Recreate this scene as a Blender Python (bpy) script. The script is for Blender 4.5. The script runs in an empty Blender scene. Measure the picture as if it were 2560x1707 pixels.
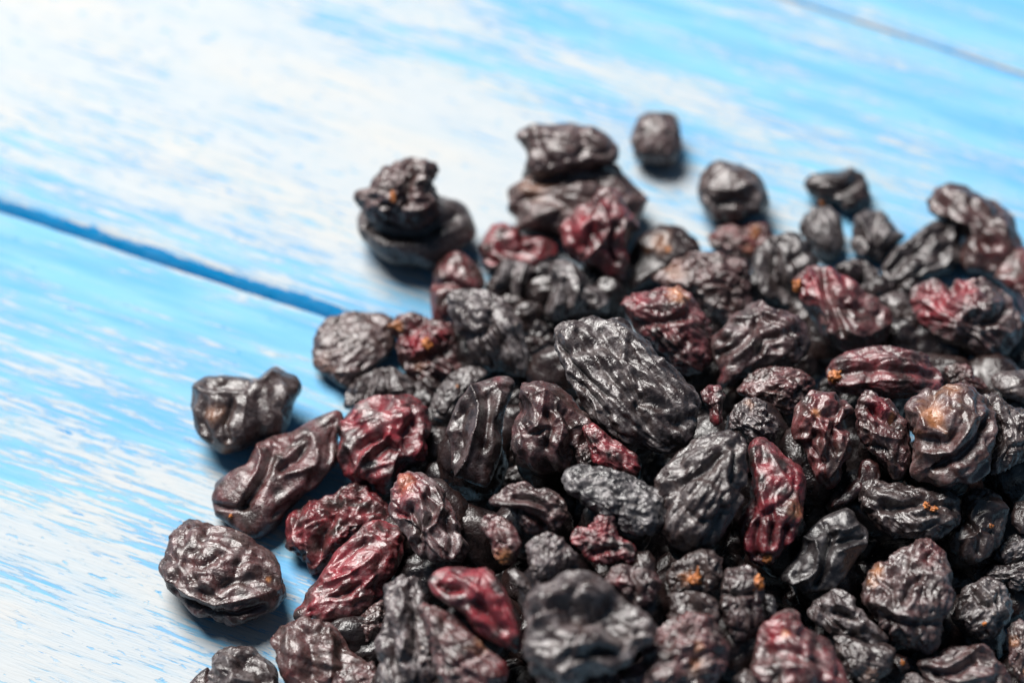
import bpy, bmesh, math
import numpy as np
from mathutils import Vector

scene = bpy.context.scene
MM = 0.001
PITCH = math.radians(48.0)
VIEW_TURN = (math.radians(90) - PITCH, 0, 0)

# ------------------------------------------------------------ camera
cam_data = bpy.data.cameras.new('camera')
cam_data.lens = 90
cam_data.sensor_width = 36
cam_data.clip_start = 0.02
cam_data.clip_end = 20
cam_data.dof.use_dof = True
cam_data.dof.focus_distance = 0.361
cam_data.dof.aperture_fstop = 11.5
cam = bpy.data.objects.new('camera', cam_data)
scene.collection.objects.link(cam)
cam.location = (0, -0.400 * math.cos(PITCH), 0.400 * math.sin(PITCH))
cam.rotation_euler = VIEW_TURN
scene.camera = cam

# ------------------------------------------------------------ room light and window light
world = bpy.data.worlds.new('World')
scene.world = world
world.use_nodes = True
world.node_tree.nodes['Background'].inputs[0].default_value = (0.34, 0.64, 1.0, 1)
world.node_tree.nodes['Background'].inputs[1].default_value = 0.16
lamp_data = bpy.data.lights.new('window_light', 'AREA')
lamp_data.shape = 'RECTANGLE'
lamp_data.size = 1.15
lamp_data.size_y = 1.15
lamp_data.energy = 135
lamp_data.color = (1.0, 0.97, 0.935)
lamp = bpy.data.objects.new('window_light', lamp_data)
scene.collection.objects.link(lamp)
lamp.location = (-0.68, 0.95, 1.66)
lamp.rotation_euler = (Vector((0.0, 0.0, 0)) - lamp.location).to_track_quat('-Z', 'Y').to_euler()

scene.view_settings.view_transform = 'Standard'
scene.view_settings.look = 'None'
scene.view_settings.exposure = 0
scene.view_settings.gamma = 1
scene.view_settings.use_curve_mapping = False
scene.cycles.use_denoising = True

# measured outlines and places, millimetres: (label, wrinkle kind, centre, outline, half depth, slope, (red,brown,dust), wrinkle, colour patches, folds, stems)
RAISINS = [
 ('small cube-shaped raisin lying alone farthest back on the blue plank','smooth',(24.1,42.06,3.49),[(-3.17,3.81),(-1.69,4.53),(0.93,4.63),(3.23,4.21),(4.05,2.17),(4.28,0.2),(3.88,-2.42),(2.9,-4.22),(0.28,-4.71),(-2.68,-4.22),(-3.99,-2.75),(-4.58,-0.12),(-3.82,1.84)],4.37,0.315,(0.05,0.45,0.35),1.0,[],[],[]),
 ('wide brown raisin under a blurred oval one, behind the upright red-skinned one','fold',(10.78,26.5,4.23),[(-11.14,2.69),(-8.91,4.18),(-5.19,5.91),(-0.97,6.9),(2.74,6.9),(6.46,5.91),(8.44,4.18),(10.18,2.44),(11.17,0.46),(10.68,-1.77),(9.68,-3.76),(7.7,-5.74),(2.74,-6.98),(-2.21,-6.48),(-5.93,-4.99),(-9.65,-4.5),(-10.64,-2.27),(-11.44,0.21)],5.62,0.54,(0.05,0.6,0.35),0.9,[(-7.17,2.69,2.73,'tan',0.25)],[(-1.0,0.99,[(-7.67,0.46),(-4.69,0.71),(-2.21,-0.53)]),(0.6,0.74,[(-10.15,2.69),(-7.17,1.7),(-3.21,2.19),(0.26,1.7)])],[]),
 ('long blurred oval raisin resting on top of the wide brown one at the back','smooth',(8.67,32.47,10.31),[(-8.48,1.83),(-7.54,3.06),(-5.06,4.3),(-2.09,4.18),(1.13,4.3),(4.84,3.56),(7.31,2.07),(8.55,0.09),(8.43,-1.89),(7.31,-3.0),(4.34,-3.62),(-0.11,-3.99),(-3.83,-4.86),(-5.81,-4.36),(-6.55,-2.88),(-6.3,-1.39),(-7.54,0.84)],4.09,0.225,(0.05,0.5,0.4),1.0,[],[(-0.9,0.99,[(-5.06,3.06),(-4.57,-0.15),(-2.59,-2.38)]),(-0.7,0.87,[(2.36,3.06),(3.35,0.59),(2.12,-1.39)])],[]),
 ('round grey-brown raisin standing by itself at the back edge of the pile','smooth',(35.69,28.56,4.29),[(-5.65,0.42),(-5.03,2.65),(-3.78,4.64),(-2.04,5.27),(-0.05,4.89),(1.69,4.77),(3.68,3.9),(4.92,2.41),(5.67,0.42),(6.16,-1.82),(5.17,-3.31),(3.18,-3.81),(1.44,-5.3),(-1.05,-4.81),(-3.29,-4.56),(-4.78,-2.82),(-5.65,-1.32)],5.32,0.27,(0.0,0.4,0.45),1.0,[],[(-1.3,1.12,[(-2.54,-2.32),(-0.05,-1.32),(2.43,-1.82)]),(0.6,0.75,[(-4.53,0.42),(-2.79,-1.32),(-3.53,-3.31)])],[]),
 ('black wedge-shaped raisin at the back with a small orange stem tip','fold',(53.88,31.07,2.48),[(-6.09,0.95),(-5.21,2.45),(-2.45,2.95),(-0.2,3.08),(1.8,3.7),(3.56,2.95),(4.56,1.45),(4.56,-0.31),(5.06,-2.31),(3.31,-3.81),(0.55,-3.81),(-1.2,-2.56),(-2.7,-2.31),(-4.21,-1.81),(-5.21,-0.56)],3.04,0.36,(0,0.15,0.1),0.8,[],[(0.9,0.88,[(-5.71,0.95),(-2.7,1.45),(0.3,1.95),(1.55,3.2)]),(-0.8,1.13,[(-1.95,-1.31),(1.05,0.45),(2.31,1.95)])],[(-3.21,-2.06,0.51,0.62)]),
 ('large dull brown raisin rearmost on the right side of the pile','fold',(75.08,19.89,4.21),[(-8.3,4.87),(-6.83,7.07),(-4.37,8.18),(-1.92,7.56),(0.28,6.34),(2.74,4.87),(4.21,4.13),(5.44,2.17),(5.93,-0.04),(6.66,-2.0),(6.42,-4.94),(5.93,-7.4),(3.72,-8.87),(-0.7,-7.15),(-2.9,-6.42),(-3.39,-3.96),(-2.66,-1.02),(-4.13,0.94),(-6.58,1.92),(-8.54,2.9)],4.6,0.45,(0.08,0.45,0.15),0.8,[(0.78,-2.98,2.7,'red',0.3)],[(0.8,1.23,[(-6.58,6.58),(-2.9,5.85),(0.78,4.13),(3.23,0.94),(2.74,-2.49)]),(-0.9,1.1,[(-2.17,0.94),(-0.45,-2.49),(0.78,-5.43)])],[]),
 ('dark brown raisin cut by the right picture edge behind the pink and grey one','smooth',(80.13,9.13,3.96),[(-4.37,0.59),(-0.75,5.41),(1.17,5.65),(2.86,0.59),(2.38,-5.44),(0.21,-6.64),(-0.75,-3.27),(-2.44,-1.34)],2.64,0.45,(0.3,0.5,0),0.8,[],[],[]),
 ('round dark raisin on the plank carrying a knobbly raisin on its back','smooth',(-15.3,20.62,4.2),[(-9.61,1.44),(-8.63,3.4),(-5.68,5.37),(-1.75,6.35),(2.18,6.1),(6.1,4.88),(8.07,3.4),(9.05,1.44),(10.03,-0.53),(9.3,-2.25),(7.09,-3.72),(5.37,-5.19),(4.14,-6.17),(1.69,-6.67),(-0.77,-6.42),(-3.72,-5.93),(-6.42,-4.21),(-8.63,-2.25),(-9.61,-0.53)],5.58,0.54,(0,0.25,0.35),0.8,[],[(-0.9,0.74,[(-7.4,-0.04),(-3.72,-1.26),(1.69,-0.77),(6.1,1.44)]),(0.6,0.86,[(-9.12,0.21),(-5.19,-2.98),(1.69,-2.98),(7.33,0.21)])],[]),
 ('knobbly brown raisin with a horn, perched on the round one at upper left','net',(-17.26,20.51,11.94),[(-7.66,0.18),(-6.81,0.79),(-5.6,0.91),(-4.63,2.84),(-2.94,4.29),(-1.0,5.02),(1.18,5.75),(3.6,5.75),(5.05,5.02),(5.78,3.81),(5.05,2.36),(5.17,0.66),(5.78,-0.79),(6.26,-2.97),(4.08,-4.78),(1.42,-5.39),(-0.52,-5.02),(-2.45,-4.3),(-3.91,-4.3),(-6.08,-3.57),(-6.69,-1.76),(-7.66,-0.79)],4.93,0.18,(0.08,0.55,0.25),1.15,[],[(-1.0,0.73,[(1.42,2.36),(1.18,0.42),(0.45,-1.51)]),(-0.8,0.53,[(-3.18,-2.0),(-1.48,-1.76),(-0.03,-0.55)]),(0.7,0.61,[(3.36,4.78),(3.6,1.39),(4.81,-1.51)])],[(-1.36,-0.79,0.54,0.82)]),
 ('smooth black dome-shaped raisin with a tan patch below the lone round one','smooth',(23.52,15.42,3.25),[(-4.87,0.22),(-3.92,2.1),(-2.04,3.99),(0.16,5.25),(2.36,5.09),(4.25,4.3),(6.14,2.42),(6.76,1.16),(5.51,-1.04),(2.99,-2.3),(-0.15,-3.87),(-3.3,-5.76),(-5.5,-6.38),(-5.5,-3.24)],3.84,0.45,(0,0.1,0.0),0.8,[(-0.15,2.1,1.89,'tan',0.3),(1.11,0.85,0.57,'tan',0.8)],[],[]),
 ('reddish brown raisin with an orange streak under the lone round raisin','net',(37.0,19.88,2.07),[(-5.66,0.48),(-3.94,2.2),(-1.47,2.94),(0.25,2.45),(2.22,2.94),(4.19,2.69),(5.17,1.46),(5.17,-0.51),(3.45,-1.99),(1.23,-3.22),(-0.98,-3.46),(-3.2,-2.23),(-5.17,-1.0)],2.7,0.45,(0.3,0.6,0.1),0.9,[(1.97,1.46,0.98,'tan',0.6),(0.74,-1.49,1.23,'tan',0.35),(-2.21,2.2,1.48,'red',0.4)],[],[]),
 ('upright matt grey raisin just below the black wedge-shaped one','long',(50.15,21.04,2.81),[(-4.02,1.1),(-3.03,2.83),(-1.31,4.06),(1.16,4.31),(2.64,3.08),(3.13,0.61),(3.37,-1.85),(2.39,-3.82),(0.91,-5.05),(-0.81,-4.07),(-2.05,-2.34),(-3.77,-0.37)],2.98,0.315,(0,0.05,0.55),0.7,[],[],[]),
 ('grey raisin with slanting flat folds, right of the upright grey one','fold',(58.3,20.43,2.83),[(-3.84,-1.92),(-3.35,1.03),(-3.1,3.0),(-1.13,4.23),(1.08,4.23),(2.56,2.75),(3.79,0.78),(5.27,0.04),(4.04,-1.19),(1.82,-2.91),(0.34,-4.39),(-1.38,-4.14),(-2.85,-3.4)],3.43,0.36,(0,0.1,0.55),0.9,[],[(0.9,0.74,[(-2.61,2.5),(-1.38,0.04),(-1.87,-2.91)]),(-0.9,0.86,[(0.59,3.49),(-0.89,0.54),(0.1,-1.92)]),(0.6,0.64,[(2.81,2.01),(0.1,-1.92)])],[]),
 ('narrow grey raisin in the hollow below the slanting-fold grey one','long',(56.26,12.82,1.41),[(-2.09,2.83),(0.35,2.34),(2.05,0.88),(2.54,-1.56),(1.57,-3.26),(-0.38,-2.29),(-2.09,-0.34),(-2.82,1.61)],1.68,0.45,(0,0.1,0.4),0.8,[],[],[]),
 ('dull grey raisin glimpsed between the orange-tipped red one and the heart-shaped one','smooth',(59.79,3.07,4.73),[(-2.76,1.36),(-0.38,2.56),(1.76,1.84),(2.48,-0.3),(1.53,-2.45),(-0.38,-2.69),(-2.05,-0.78)],1.99,0.45,(0,0.2,0.4),0.7,[],[],[]),
 ('glossy black folded raisin in front of the large brown one at right','fold',(65.62,15.7,2.81),[(-7.18,-1.68),(-5.23,0.76),(-2.78,2.71),(-0.34,4.42),(2.59,5.64),(5.52,5.64),(6.25,4.42),(6.25,1.98),(5.76,-0.46),(5.03,-2.42),(2.59,-3.39),(0.15,-4.13),(-2.3,-4.86),(-5.23,-5.35),(-7.18,-4.13)],3.36,0.45,(0,0,0.25),0.9,[],[(-1.6,0.98,[(-5.47,-2.17),(-2.3,1.0),(1.61,3.93),(3.81,4.42)]),(1.0,0.85,[(-6.45,-1.44),(-2.78,2.22),(1.12,4.66),(5.03,5.15)]),(-1.0,1.47,[(-1.07,0.02),(2.59,1.0),(4.54,2.47)]),(0.6,0.61,[(5.03,4.91),(5.03,1.49),(3.08,-1.93)])],[]),
 ('upright red-skinned raisin with a grey crest near the back of the pile','fold',(13.95,15.93,8.06),[(-1.96,5.44),(-0.75,6.89),(1.67,7.37),(3.12,6.41),(4.09,4.47),(5.54,2.53),(6.03,0.84),(4.33,-1.34),(3.85,-3.27),(4.57,-5.69),(3.61,-7.63),(1.67,-7.39),(-0.27,-5.69),(-2.69,-5.21),(-4.62,-4.0),(-6.07,-2.06),(-6.44,0.36),(-5.59,2.53),(-3.65,4.23)],4.5,0.18,(0.45,0.3,0.3),1.0,[(-3.17,0.12,4.6,'red',1.0),(0.46,-6.42,2.18,'red',0.8),(2.4,3.5,2.18,'dust',0.5)],[(0.9,0.6,[(-0.99,5.44),(0.46,3.02),(1.43,0.36),(-0.27,-2.3),(-2.69,-4.48)]),(-0.9,0.85,[(-5.1,2.05),(-4.62,-0.37),(-3.65,-2.3)]),(1.0,0.73,[(3.85,2.53),(3.12,-0.85),(3.85,-5.21),(3.12,-7.14)]),(-1.3,0.68,[(2.15,0.84),(1.67,-1.58),(2.4,-4.48)]),(-0.5,0.53,[(-1.72,-0.37),(-1.72,-2.3)])],[]),
 ('dusty pink raisin behind the two black pleated ones','fold',(0.51,17.48,2.45),[(-4.79,2.45),(-3.56,4.17),(-1.85,4.41),(0.11,3.92),(0.85,2.45),(3.06,1.96),(5.02,1.96),(6.49,0.74),(6.98,-0.73),(5.51,-1.96),(3.55,-3.18),(0.6,-3.67),(-2.34,-3.18),(-4.05,-3.18),(-5.28,-1.71),(-5.77,0.25)],3.24,0.45,(0.55,0.3,0.3),0.9,[(0.36,1.23,1.96,'red',0.8),(3.79,-0.49,1.72,'red',0.7)],[(-1.1,0.86,[(-2.34,0.0),(0.6,-0.49),(2.56,0.49)]),(0.7,0.74,[(-4.3,1.96),(-1.85,2.7),(0.11,2.94)])],[]),
 ("smooth pinkish-brown raisin at the pile's edge below the round dark one",'smooth',(-9.22,8.65,3.62),[(-1.25,4.82),(0.19,5.42),(1.88,4.82),(3.33,3.61),(4.53,1.92),(5.14,0.24),(4.53,-1.21),(3.09,-1.93),(0.68,-1.93),(-0.05,-3.86),(-0.53,-5.79),(-2.22,-6.51),(-3.42,-5.55),(-3.78,-3.14),(-3.9,-0.97),(-3.18,0.24),(-3.18,1.92),(-2.46,3.61)],3.33,0.27,(0.3,0.6,0.2),0.9,[(0.44,4.09,1.69,'red',0.3)],[(-0.9,0.72,[(-2.7,-0.0),(-0.29,0.48),(2.12,-0.73)]),(0.6,0.84,[(0.68,4.82),(1.88,2.17),(3.09,-0.24)])],[]),
 ('matt brown-black raisin with ruffled copper-coloured skin behind the red-topped one','net',(31.24,5.79,6.58),[(-9.62,1.15),(-7.77,2.38),(-5.31,3.92),(-2.85,5.77),(-0.39,5.46),(2.68,4.84),(5.14,4.23),(6.06,1.46),(5.76,-1.61),(6.37,-4.69),(4.83,-7.15),(0.84,-5.92),(-2.24,-3.46),(-5.31,-1.0),(-8.39,-0.38)],4.09,0.45,(0.1,0.5,0.2),1.1,[(-5.93,2.08,1.84,'tan',0.3)],[],[]),
 ('curled black raisin with a pale rim, left of the orange-tipped red one','fold',(42.94,10.8,4.46),[(-4.95,1.45),(-4.22,3.38),(-2.53,5.31),(-0.6,6.28),(1.09,6.4),(2.78,5.8),(4.23,4.11),(5.2,2.17),(5.2,0.0),(3.99,-2.41),(3.26,-4.83),(2.78,-7.0),(1.09,-6.52),(-1.08,-5.55),(-3.26,-4.83),(-4.46,-4.35),(-5.19,-2.41),(-5.31,-0.48)],4.25,0.27,(0,0.05,0.35),1.0,[],[(-1.9,1.16,[(-2.29,2.9),(-2.29,0.0),(-1.08,-2.9),(0.85,-4.35)]),(0.9,0.53,[(-3.98,2.9),(-4.46,0.0),(-3.98,-2.9),(-2.29,-4.83)]),(0.6,0.43,[(-0.6,3.38),(0.12,0.24),(-0.36,-2.41)]),(0.6,0.53,[(1.09,5.8),(2.78,3.87),(3.51,0.97)]),(-0.8,0.68,[(1.33,2.42),(1.82,-0.96),(1.82,-3.86)])],[]),
 ('left one of two black pleated raisins with grey crests side by side','smooth',(0.34,10.41,3.13),[(-3.35,0.01),(-2.62,1.95),(-1.17,3.4),(0.52,3.16),(2.21,2.43),(3.67,1.46),(2.7,-0.23),(1.97,-2.16),(1.73,-3.86),(0.52,-4.1),(-0.93,-2.65),(-2.14,-1.68),(-3.59,-1.2)],3.11,0.225,(0,0.05,0.7),0.8,[],[(0.8,0.53,[(-1.66,2.92),(-1.9,0.5),(-2.87,-1.2)]),(-1.2,0.58,[(0.04,1.95),(-0.69,-0.47),(-1.17,-2.16)]),(0.9,0.6,[(1.73,1.95),(0.76,-0.71),(0.76,-3.37)])],[]),
 ('right one of two black pleated raisins with grey crests side by side','smooth',(9.5,4.55,6.13),[(-3.88,3.89),(-2.69,5.32),(-1.26,5.32),(0.64,4.37),(2.07,2.94),(2.55,1.27),(4.93,0.31),(5.88,-0.88),(5.41,-3.26),(3.03,-3.26),(0.64,-3.26),(-1.26,-3.97),(-3.17,-4.69),(-4.36,-3.26),(-3.88,-0.64),(-3.41,1.51)],3.87,0.27,(0,0.05,0.7),0.8,[],[(0.9,0.52,[(-3.17,4.37),(-1.74,1.51),(-2.93,-2.78)]),(-1.0,0.52,[(-1.26,1.74),(-0.79,-0.4),(-1.26,-3.26)]),(0.9,0.52,[(-0.31,4.13),(0.88,1.03),(-0.07,-2.07)]),(-1.3,0.62,[(1.36,0.79),(2.55,-0.88),(1.83,-3.02)]),(0.6,0.38,[(4.93,-1.59),(3.26,-2.78)])],[]),
 ('flat matt brown disc-like raisin lying over the end of the plank gap','net',(-24.57,-3.32,2.75),[(-6.23,0.88),(-5.52,2.77),(-3.87,4.43),(-1.26,5.25),(1.58,5.37),(4.42,5.02),(6.07,4.43),(6.54,2.3),(6.78,-0.07),(5.36,-1.96),(2.76,-4.09),(0.39,-6.22),(-0.55,-6.69),(-2.21,-6.22),(-4.1,-4.56),(-6.0,-3.14),(-6.47,-1.25)],3.57,0.63,(0.05,0.6,0.4),0.55,[(-4.58,-2.91,1.66,'tan',0.2)],[(0.6,0.52,[(-2.21,-4.09),(1.58,-3.85),(4.89,-1.49)])],[]),
 ('crumpled raisin with a red and orange top, behind the big black one','net',(24.04,-8.83,13.27),[(-7.74,3.46),(-6.59,4.6),(-4.29,5.29),(-1.54,5.87),(0.99,5.98),(3.06,5.06),(3.98,3.46),(5.12,1.85),(5.58,-0.45),(5.81,-2.98),(6.04,-5.5),(4.21,-6.88),(1.91,-7.34),(-0.39,-5.5),(-2.69,-2.98),(-4.98,-1.6),(-6.13,0.01),(-7.05,1.62)],4.54,0.315,(0.3,0.25,0.25),1.1,[(-5.21,3.69,2.53,'red',0.8),(0.76,5.29,1.84,'tan',0.7),(-0.85,5.29,1.38,'red',0.6),(3.06,2.31,1.38,'red',0.4)],[(-1.0,0.64,[(-5.21,0.24),(-1.54,0.7),(1.91,1.39)]),(0.6,0.51,[(-6.59,2.31),(-2.69,3.0),(1.91,3.23)])],[]),
 ('red and black raisin with a bright orange stem tip on its left end','fold',(50.53,-2.22,9.84),[(-7.54,4.09),(-6.72,5.49),(-5.08,6.9),(-3.21,6.66),(-1.57,6.66),(0.3,5.49),(2.17,4.09),(3.57,2.45),(5.44,1.28),(7.08,-0.12),(7.78,-1.76),(7.32,-3.86),(5.91,-5.03),(3.57,-5.97),(0.77,-6.43),(-1.1,-6.2),(-2.74,-5.73),(-3.44,-3.39),(-4.61,-1.29),(-5.78,0.58),(-6.72,2.45)],4.2,0.36,(0.25,0.35,0.2),1.0,[(-4.61,2.92,2.81,'red',1.0),(-0.4,5.03,3.04,'red',0.8),(-1.81,5.96,0.94,'red',1.0)],[(-1.1,0.65,[(-2.74,5.49),(-2.98,2.92),(-1.81,-0.35),(-0.87,-3.39)]),(0.8,0.47,[(-5.31,5.96),(-4.15,3.39),(-3.68,0.58),(-2.51,-2.22)]),(-1.2,1.17,[(0.77,-0.12),(2.87,0.58),(4.98,-0.59)]),(0.5,0.56,[(-0.4,-3.16),(2.64,-4.33),(5.91,-2.93)])],[(-6.91,3.62,0.79,0.95)]),
 ('raisin with pale cracked crest and purple folds, right behind the tiny purple nub','fold',(36.63,-12.19,13.35),[(-7.33,-0.89),(-6.65,0.94),(-4.82,3.22),(-3.22,4.82),(-1.17,5.74),(0.66,5.96),(3.17,5.28),(5.0,4.37),(6.59,3.68),(7.74,2.31),(7.96,-0.2),(7.05,-2.26),(5.0,-3.63),(2.03,-3.63),(-0.26,-4.54),(-2.54,-5.45),(-4.82,-6.59),(-5.96,-7.28),(-6.19,-5.0),(-6.88,-2.94)],4.82,0.315,(0.1,0.2,0.3),1.0,[(-3.68,2.08,2.74,'dust',0.6),(-5.74,-5.0,1.37,'red',0.5)],[(0.9,0.55,[(-4.14,3.91),(-1.17,4.37),(2.03,2.77),(4.77,0.26),(5.0,-2.71)]),(-1.2,0.73,[(-6.42,-2.03),(-3.0,-0.2),(-1.17,2.08),(-0.26,3.68)]),(0.8,0.41,[(-0.03,5.05),(3.4,3.68),(5.91,0.71)]),(-0.9,0.59,[(-0.26,-1.8),(0.66,0.71),(2.48,0.94)]),(-0.7,0.37,[(0.89,4.37),(4.08,2.54),(6.59,-0.66)])],[]),
 ('heart-shaped raisin, pink on its left half and grey on its right','net',(70.02,-1.89,7.92),[(-9.11,2.82),(-8.17,4.7),(-6.29,5.63),(-4.41,5.63),(-3.71,4.46),(-2.53,4.23),(-1.36,5.63),(1.22,5.99),(3.34,5.4),(5.45,4.23),(7.1,2.58),(7.8,0.47),(8.04,-2.35),(7.33,-4.23),(5.45,-5.87),(3.1,-7.05),(1.69,-6.81),(-0.18,-5.64),(-3.24,-4.47),(-5.59,-3.06),(-7.47,-1.41),(-8.64,0.47)],4.82,0.36,(0.1,0.2,0.5),0.9,[(-5.35,1.64,3.99,'red',1.0),(-6.29,0.47,2.58,'red',1.0),(-0.65,4.46,2.82,'red',0.9)],[(-1.6,0.94,[(-2.53,5.17),(-2.3,3.29)]),(0.7,0.56,[(-0.65,3.52),(2.16,1.64),(4.98,2.58)]),(-0.7,0.52,[(0.28,-1.18),(3.1,-0.94),(5.45,0.7)])],[]),
 ('grey shrivelled raisin with a flat dusty cap and fluted side','long',(-3.28,-5.42,8.36),[(-6.64,5.7),(-5.12,6.4),(-2.56,6.51),(-0.69,6.16),(1.18,5.23),(2.81,4.06),(3.74,2.66),(4.91,1.26),(5.38,-1.07),(5.84,-3.4),(6.07,-5.27),(5.61,-7.13),(3.98,-7.13),(2.11,-6.2),(0.01,-6.2),(-1.86,-4.8),(-3.26,-3.17),(-3.72,-1.3),(-4.89,-0.6),(-5.59,1.26),(-6.52,3.36)],3.72,0.18,(0,0.2,0.9),0.75,[],[(-1.2,0.56,[(-4.89,-1.19),(-1.62,-0.49),(0.01,0.8),(0.01,2.66)]),(0.7,0.37,[(-2.79,-1.3),(-0.92,-5.27)]),(-0.7,0.33,[(-1.86,-1.07),(0.24,-5.74)]),(0.8,0.37,[(0.01,0.1),(1.18,-2.24),(2.34,-6.2)]),(-0.9,0.37,[(0.48,1.26),(2.11,-2.0),(3.74,-6.2)]),(0.8,0.42,[(2.34,1.73),(4.21,-2.0),(5.61,-6.2)])],[]),
 ('crumbly dark raisin with glowing red and orange flesh beside the flat brown disc','net',(-12.95,-5.24,3.56),[(-6.41,4.11),(-5.47,5.29),(-2.88,5.64),(-0.99,5.29),(1.13,4.58),(3.48,4.11),(4.42,2.46),(4.42,0.82),(6.07,-2.01),(6.07,-4.36),(2.3,-5.31),(-0.99,-5.31),(-3.58,-4.36),(-4.29,-2.01),(-4.52,0.11),(-5.0,1.76),(-5.7,2.94)],4.15,0.36,(0.15,0.3,0.1),1.3,[(-5.0,4.35,1.06,'tan',0.9),(-1.46,1.52,2.83,'red',1.0),(2.3,2.46,1.65,'red',0.6),(-1.46,-2.25,1.41,'tan',0.3)],[(-1.4,0.8,[(-4.52,2.7),(-2.41,2.94),(-0.99,4.35)]),(-1.0,0.71,[(-2.88,-1.54),(-0.05,-1.07),(3.01,0.11)])],[(-0.05,1.05,0.69,0.95)]),
 ('dark grey fan-folded raisin tucked beneath the flat brown disc','long',(-19.35,-12.47,2.58),[(-6.33,-1.31),(-5.86,0.09),(-4.0,2.19),(-1.67,3.35),(0.66,3.82),(2.99,2.66),(6.02,0.79),(6.96,-0.61),(5.56,-2.24),(2.99,-2.47),(-0.5,-2.7),(-3.3,-2.94),(-6.09,-2.7)],2.81,0.45,(0,0.1,0.4),1.1,[],[(0.7,0.37,[(-3.76,1.72),(-4.46,-2.01)]),(0.7,0.37,[(-0.97,2.89),(-1.9,-2.01)]),(-0.9,0.42,[(-2.36,2.42),(-3.06,-2.01)]),(0.7,0.37,[(1.36,2.66),(2.76,-0.14),(2.99,-2.24)]),(-0.8,0.37,[(0.2,2.89),(0.9,-2.01)])],[]),
 ('small fine-wrinkled grey raisin with one orange fleck left of the ridged black one','fine',(-8.56,-15.47,5.97),[(-3.46,-1.01),(-2.54,0.6),(-0.93,2.44),(1.61,3.83),(3.91,3.6),(5.06,2.67),(3.22,0.83),(0.92,-1.24),(-0.47,-3.77),(-1.85,-4.7),(-3.0,-4.24),(-3.81,-2.62)],1.96,0.405,(0,0.1,0.5),1.1,[(0.34,0.83,0.28,'tan',1.0)],[],[]),
 ('small brownish raisin behind the right end of the purple one with orange tip','net',(67.25,-17.19,10.97),[(-3.05,1.55),(-1.46,2.01),(0.36,2.24),(1.27,1.55),(1.5,0.42),(2.86,-0.27),(3.32,-1.4),(2.18,-2.08),(-0.32,-1.86),(-2.37,-0.72)],1.64,0.45,(0.2,0.5,0.2),0.9,[],[],[]),
 ('dusty grey raisin at the right picture edge below the heart-shaped one','smooth',(74.79,-20.15,12.61),[(-4.14,1.33),(-2.79,2.23),(0.64,2.46),(3.52,1.33),(3.52,-2.28),(0.64,-2.73),(-2.79,-1.37),(-3.92,-0.25)],2.21,0.45,(0,0.3,0.5),0.8,[],[],[]),
 ('biggest black oblong raisin with long lengthwise ridges in the middle of the pile','long',(16.35,-28.62,22.73),[(-10.38,7.61),(-9.18,8.91),(-7.44,9.67),(-5.27,9.89),(-2.65,9.56),(-0.04,8.91),(1.26,7.61),(3.22,6.08),(4.96,4.12),(6.92,2.17),(8.66,0.64),(9.97,-0.88),(10.4,-2.62),(10.19,-4.8),(9.53,-7.19),(8.23,-8.93),(6.05,-9.8),(3.87,-9.8),(1.92,-9.37),(-0.04,-8.93),(-2.22,-7.19),(-4.39,-5.89),(-5.92,-4.36),(-7.01,-2.4),(-7.66,-0.23),(-8.75,1.73),(-9.83,3.47),(-10.49,5.43)],4.47,0.45,(0,0.12,0.4),1.15,[],[(0.6,0.37,[(-9.62,7.61),(-7.01,4.34),(-4.83,0.86),(-1.57,-1.75),(0.61,-4.8),(1.92,-8.93)]),(-0.8,0.39,[(-9.83,5.65),(-7.88,3.04),(-5.7,0.86),(-3.09,-1.32)]),(-0.8,0.37,[(-7.01,7.61),(-4.83,4.34),(-2.22,0.86),(0.39,-2.19),(2.35,-5.67)]),(0.7,0.3,[(-2.22,8.26),(-0.48,6.08),(-0.48,3.47),(0.83,0.86),(1.7,-0.88)]),(-0.8,0.35,[(-3.52,7.82),(-1.57,4.34),(-0.04,1.29),(1.7,-2.19)]),(-0.6,0.35,[(0.39,6.08),(3.0,2.6),(5.18,-0.45),(7.36,-4.36),(8.66,-6.97)]),(0.5,0.3,[(1.7,5.65),(4.31,2.17),(6.7,-0.88),(9.1,-5.45)]),(0.6,0.33,[(-5.7,8.26),(-3.52,4.56),(-1.57,0.86)]),(-0.7,0.48,[(1.26,-2.62),(3.0,-2.19),(5.18,-3.49)]),(0.4,0.33,[(1.7,-4.15),(4.31,-3.93),(5.83,-3.71)]),(-0.7,0.35,[(-6.57,-0.01),(-4.39,-2.4),(-2.87,-4.15)]),(0.5,0.3,[(-7.01,-0.88),(-4.83,-3.93),(-2.0,-6.97),(0.61,-8.72)])],[]),
 ('dark little raisin in the gap right of the facetted glossy one','net',(10.43,-39.88,20.62),[(-1.66,1.3),(0.05,1.95),(1.33,1.09),(1.76,-0.84),(0.48,-1.91),(-1.24,-1.48)],1.5,0.45,(0.1,0.2,0.2),0.9,[],[],[]),
 ('dark red raisin mostly hidden under the biggest black oblong one','fold',(13.64,-40.92,22.63),[(-3.86,3.38),(-2.37,4.01),(-1.1,3.16),(0.39,1.67),(1.88,0.82),(3.79,-0.67),(4.22,-2.37),(3.37,-3.65),(1.45,-2.79),(-0.67,-2.16),(-2.16,-1.52),(-3.23,0.82)],1.92,0.45,(0.6,0.2,0.15),0.9,[(-2.37,3.16,0.85,'red',1.0)],[],[]),
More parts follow.
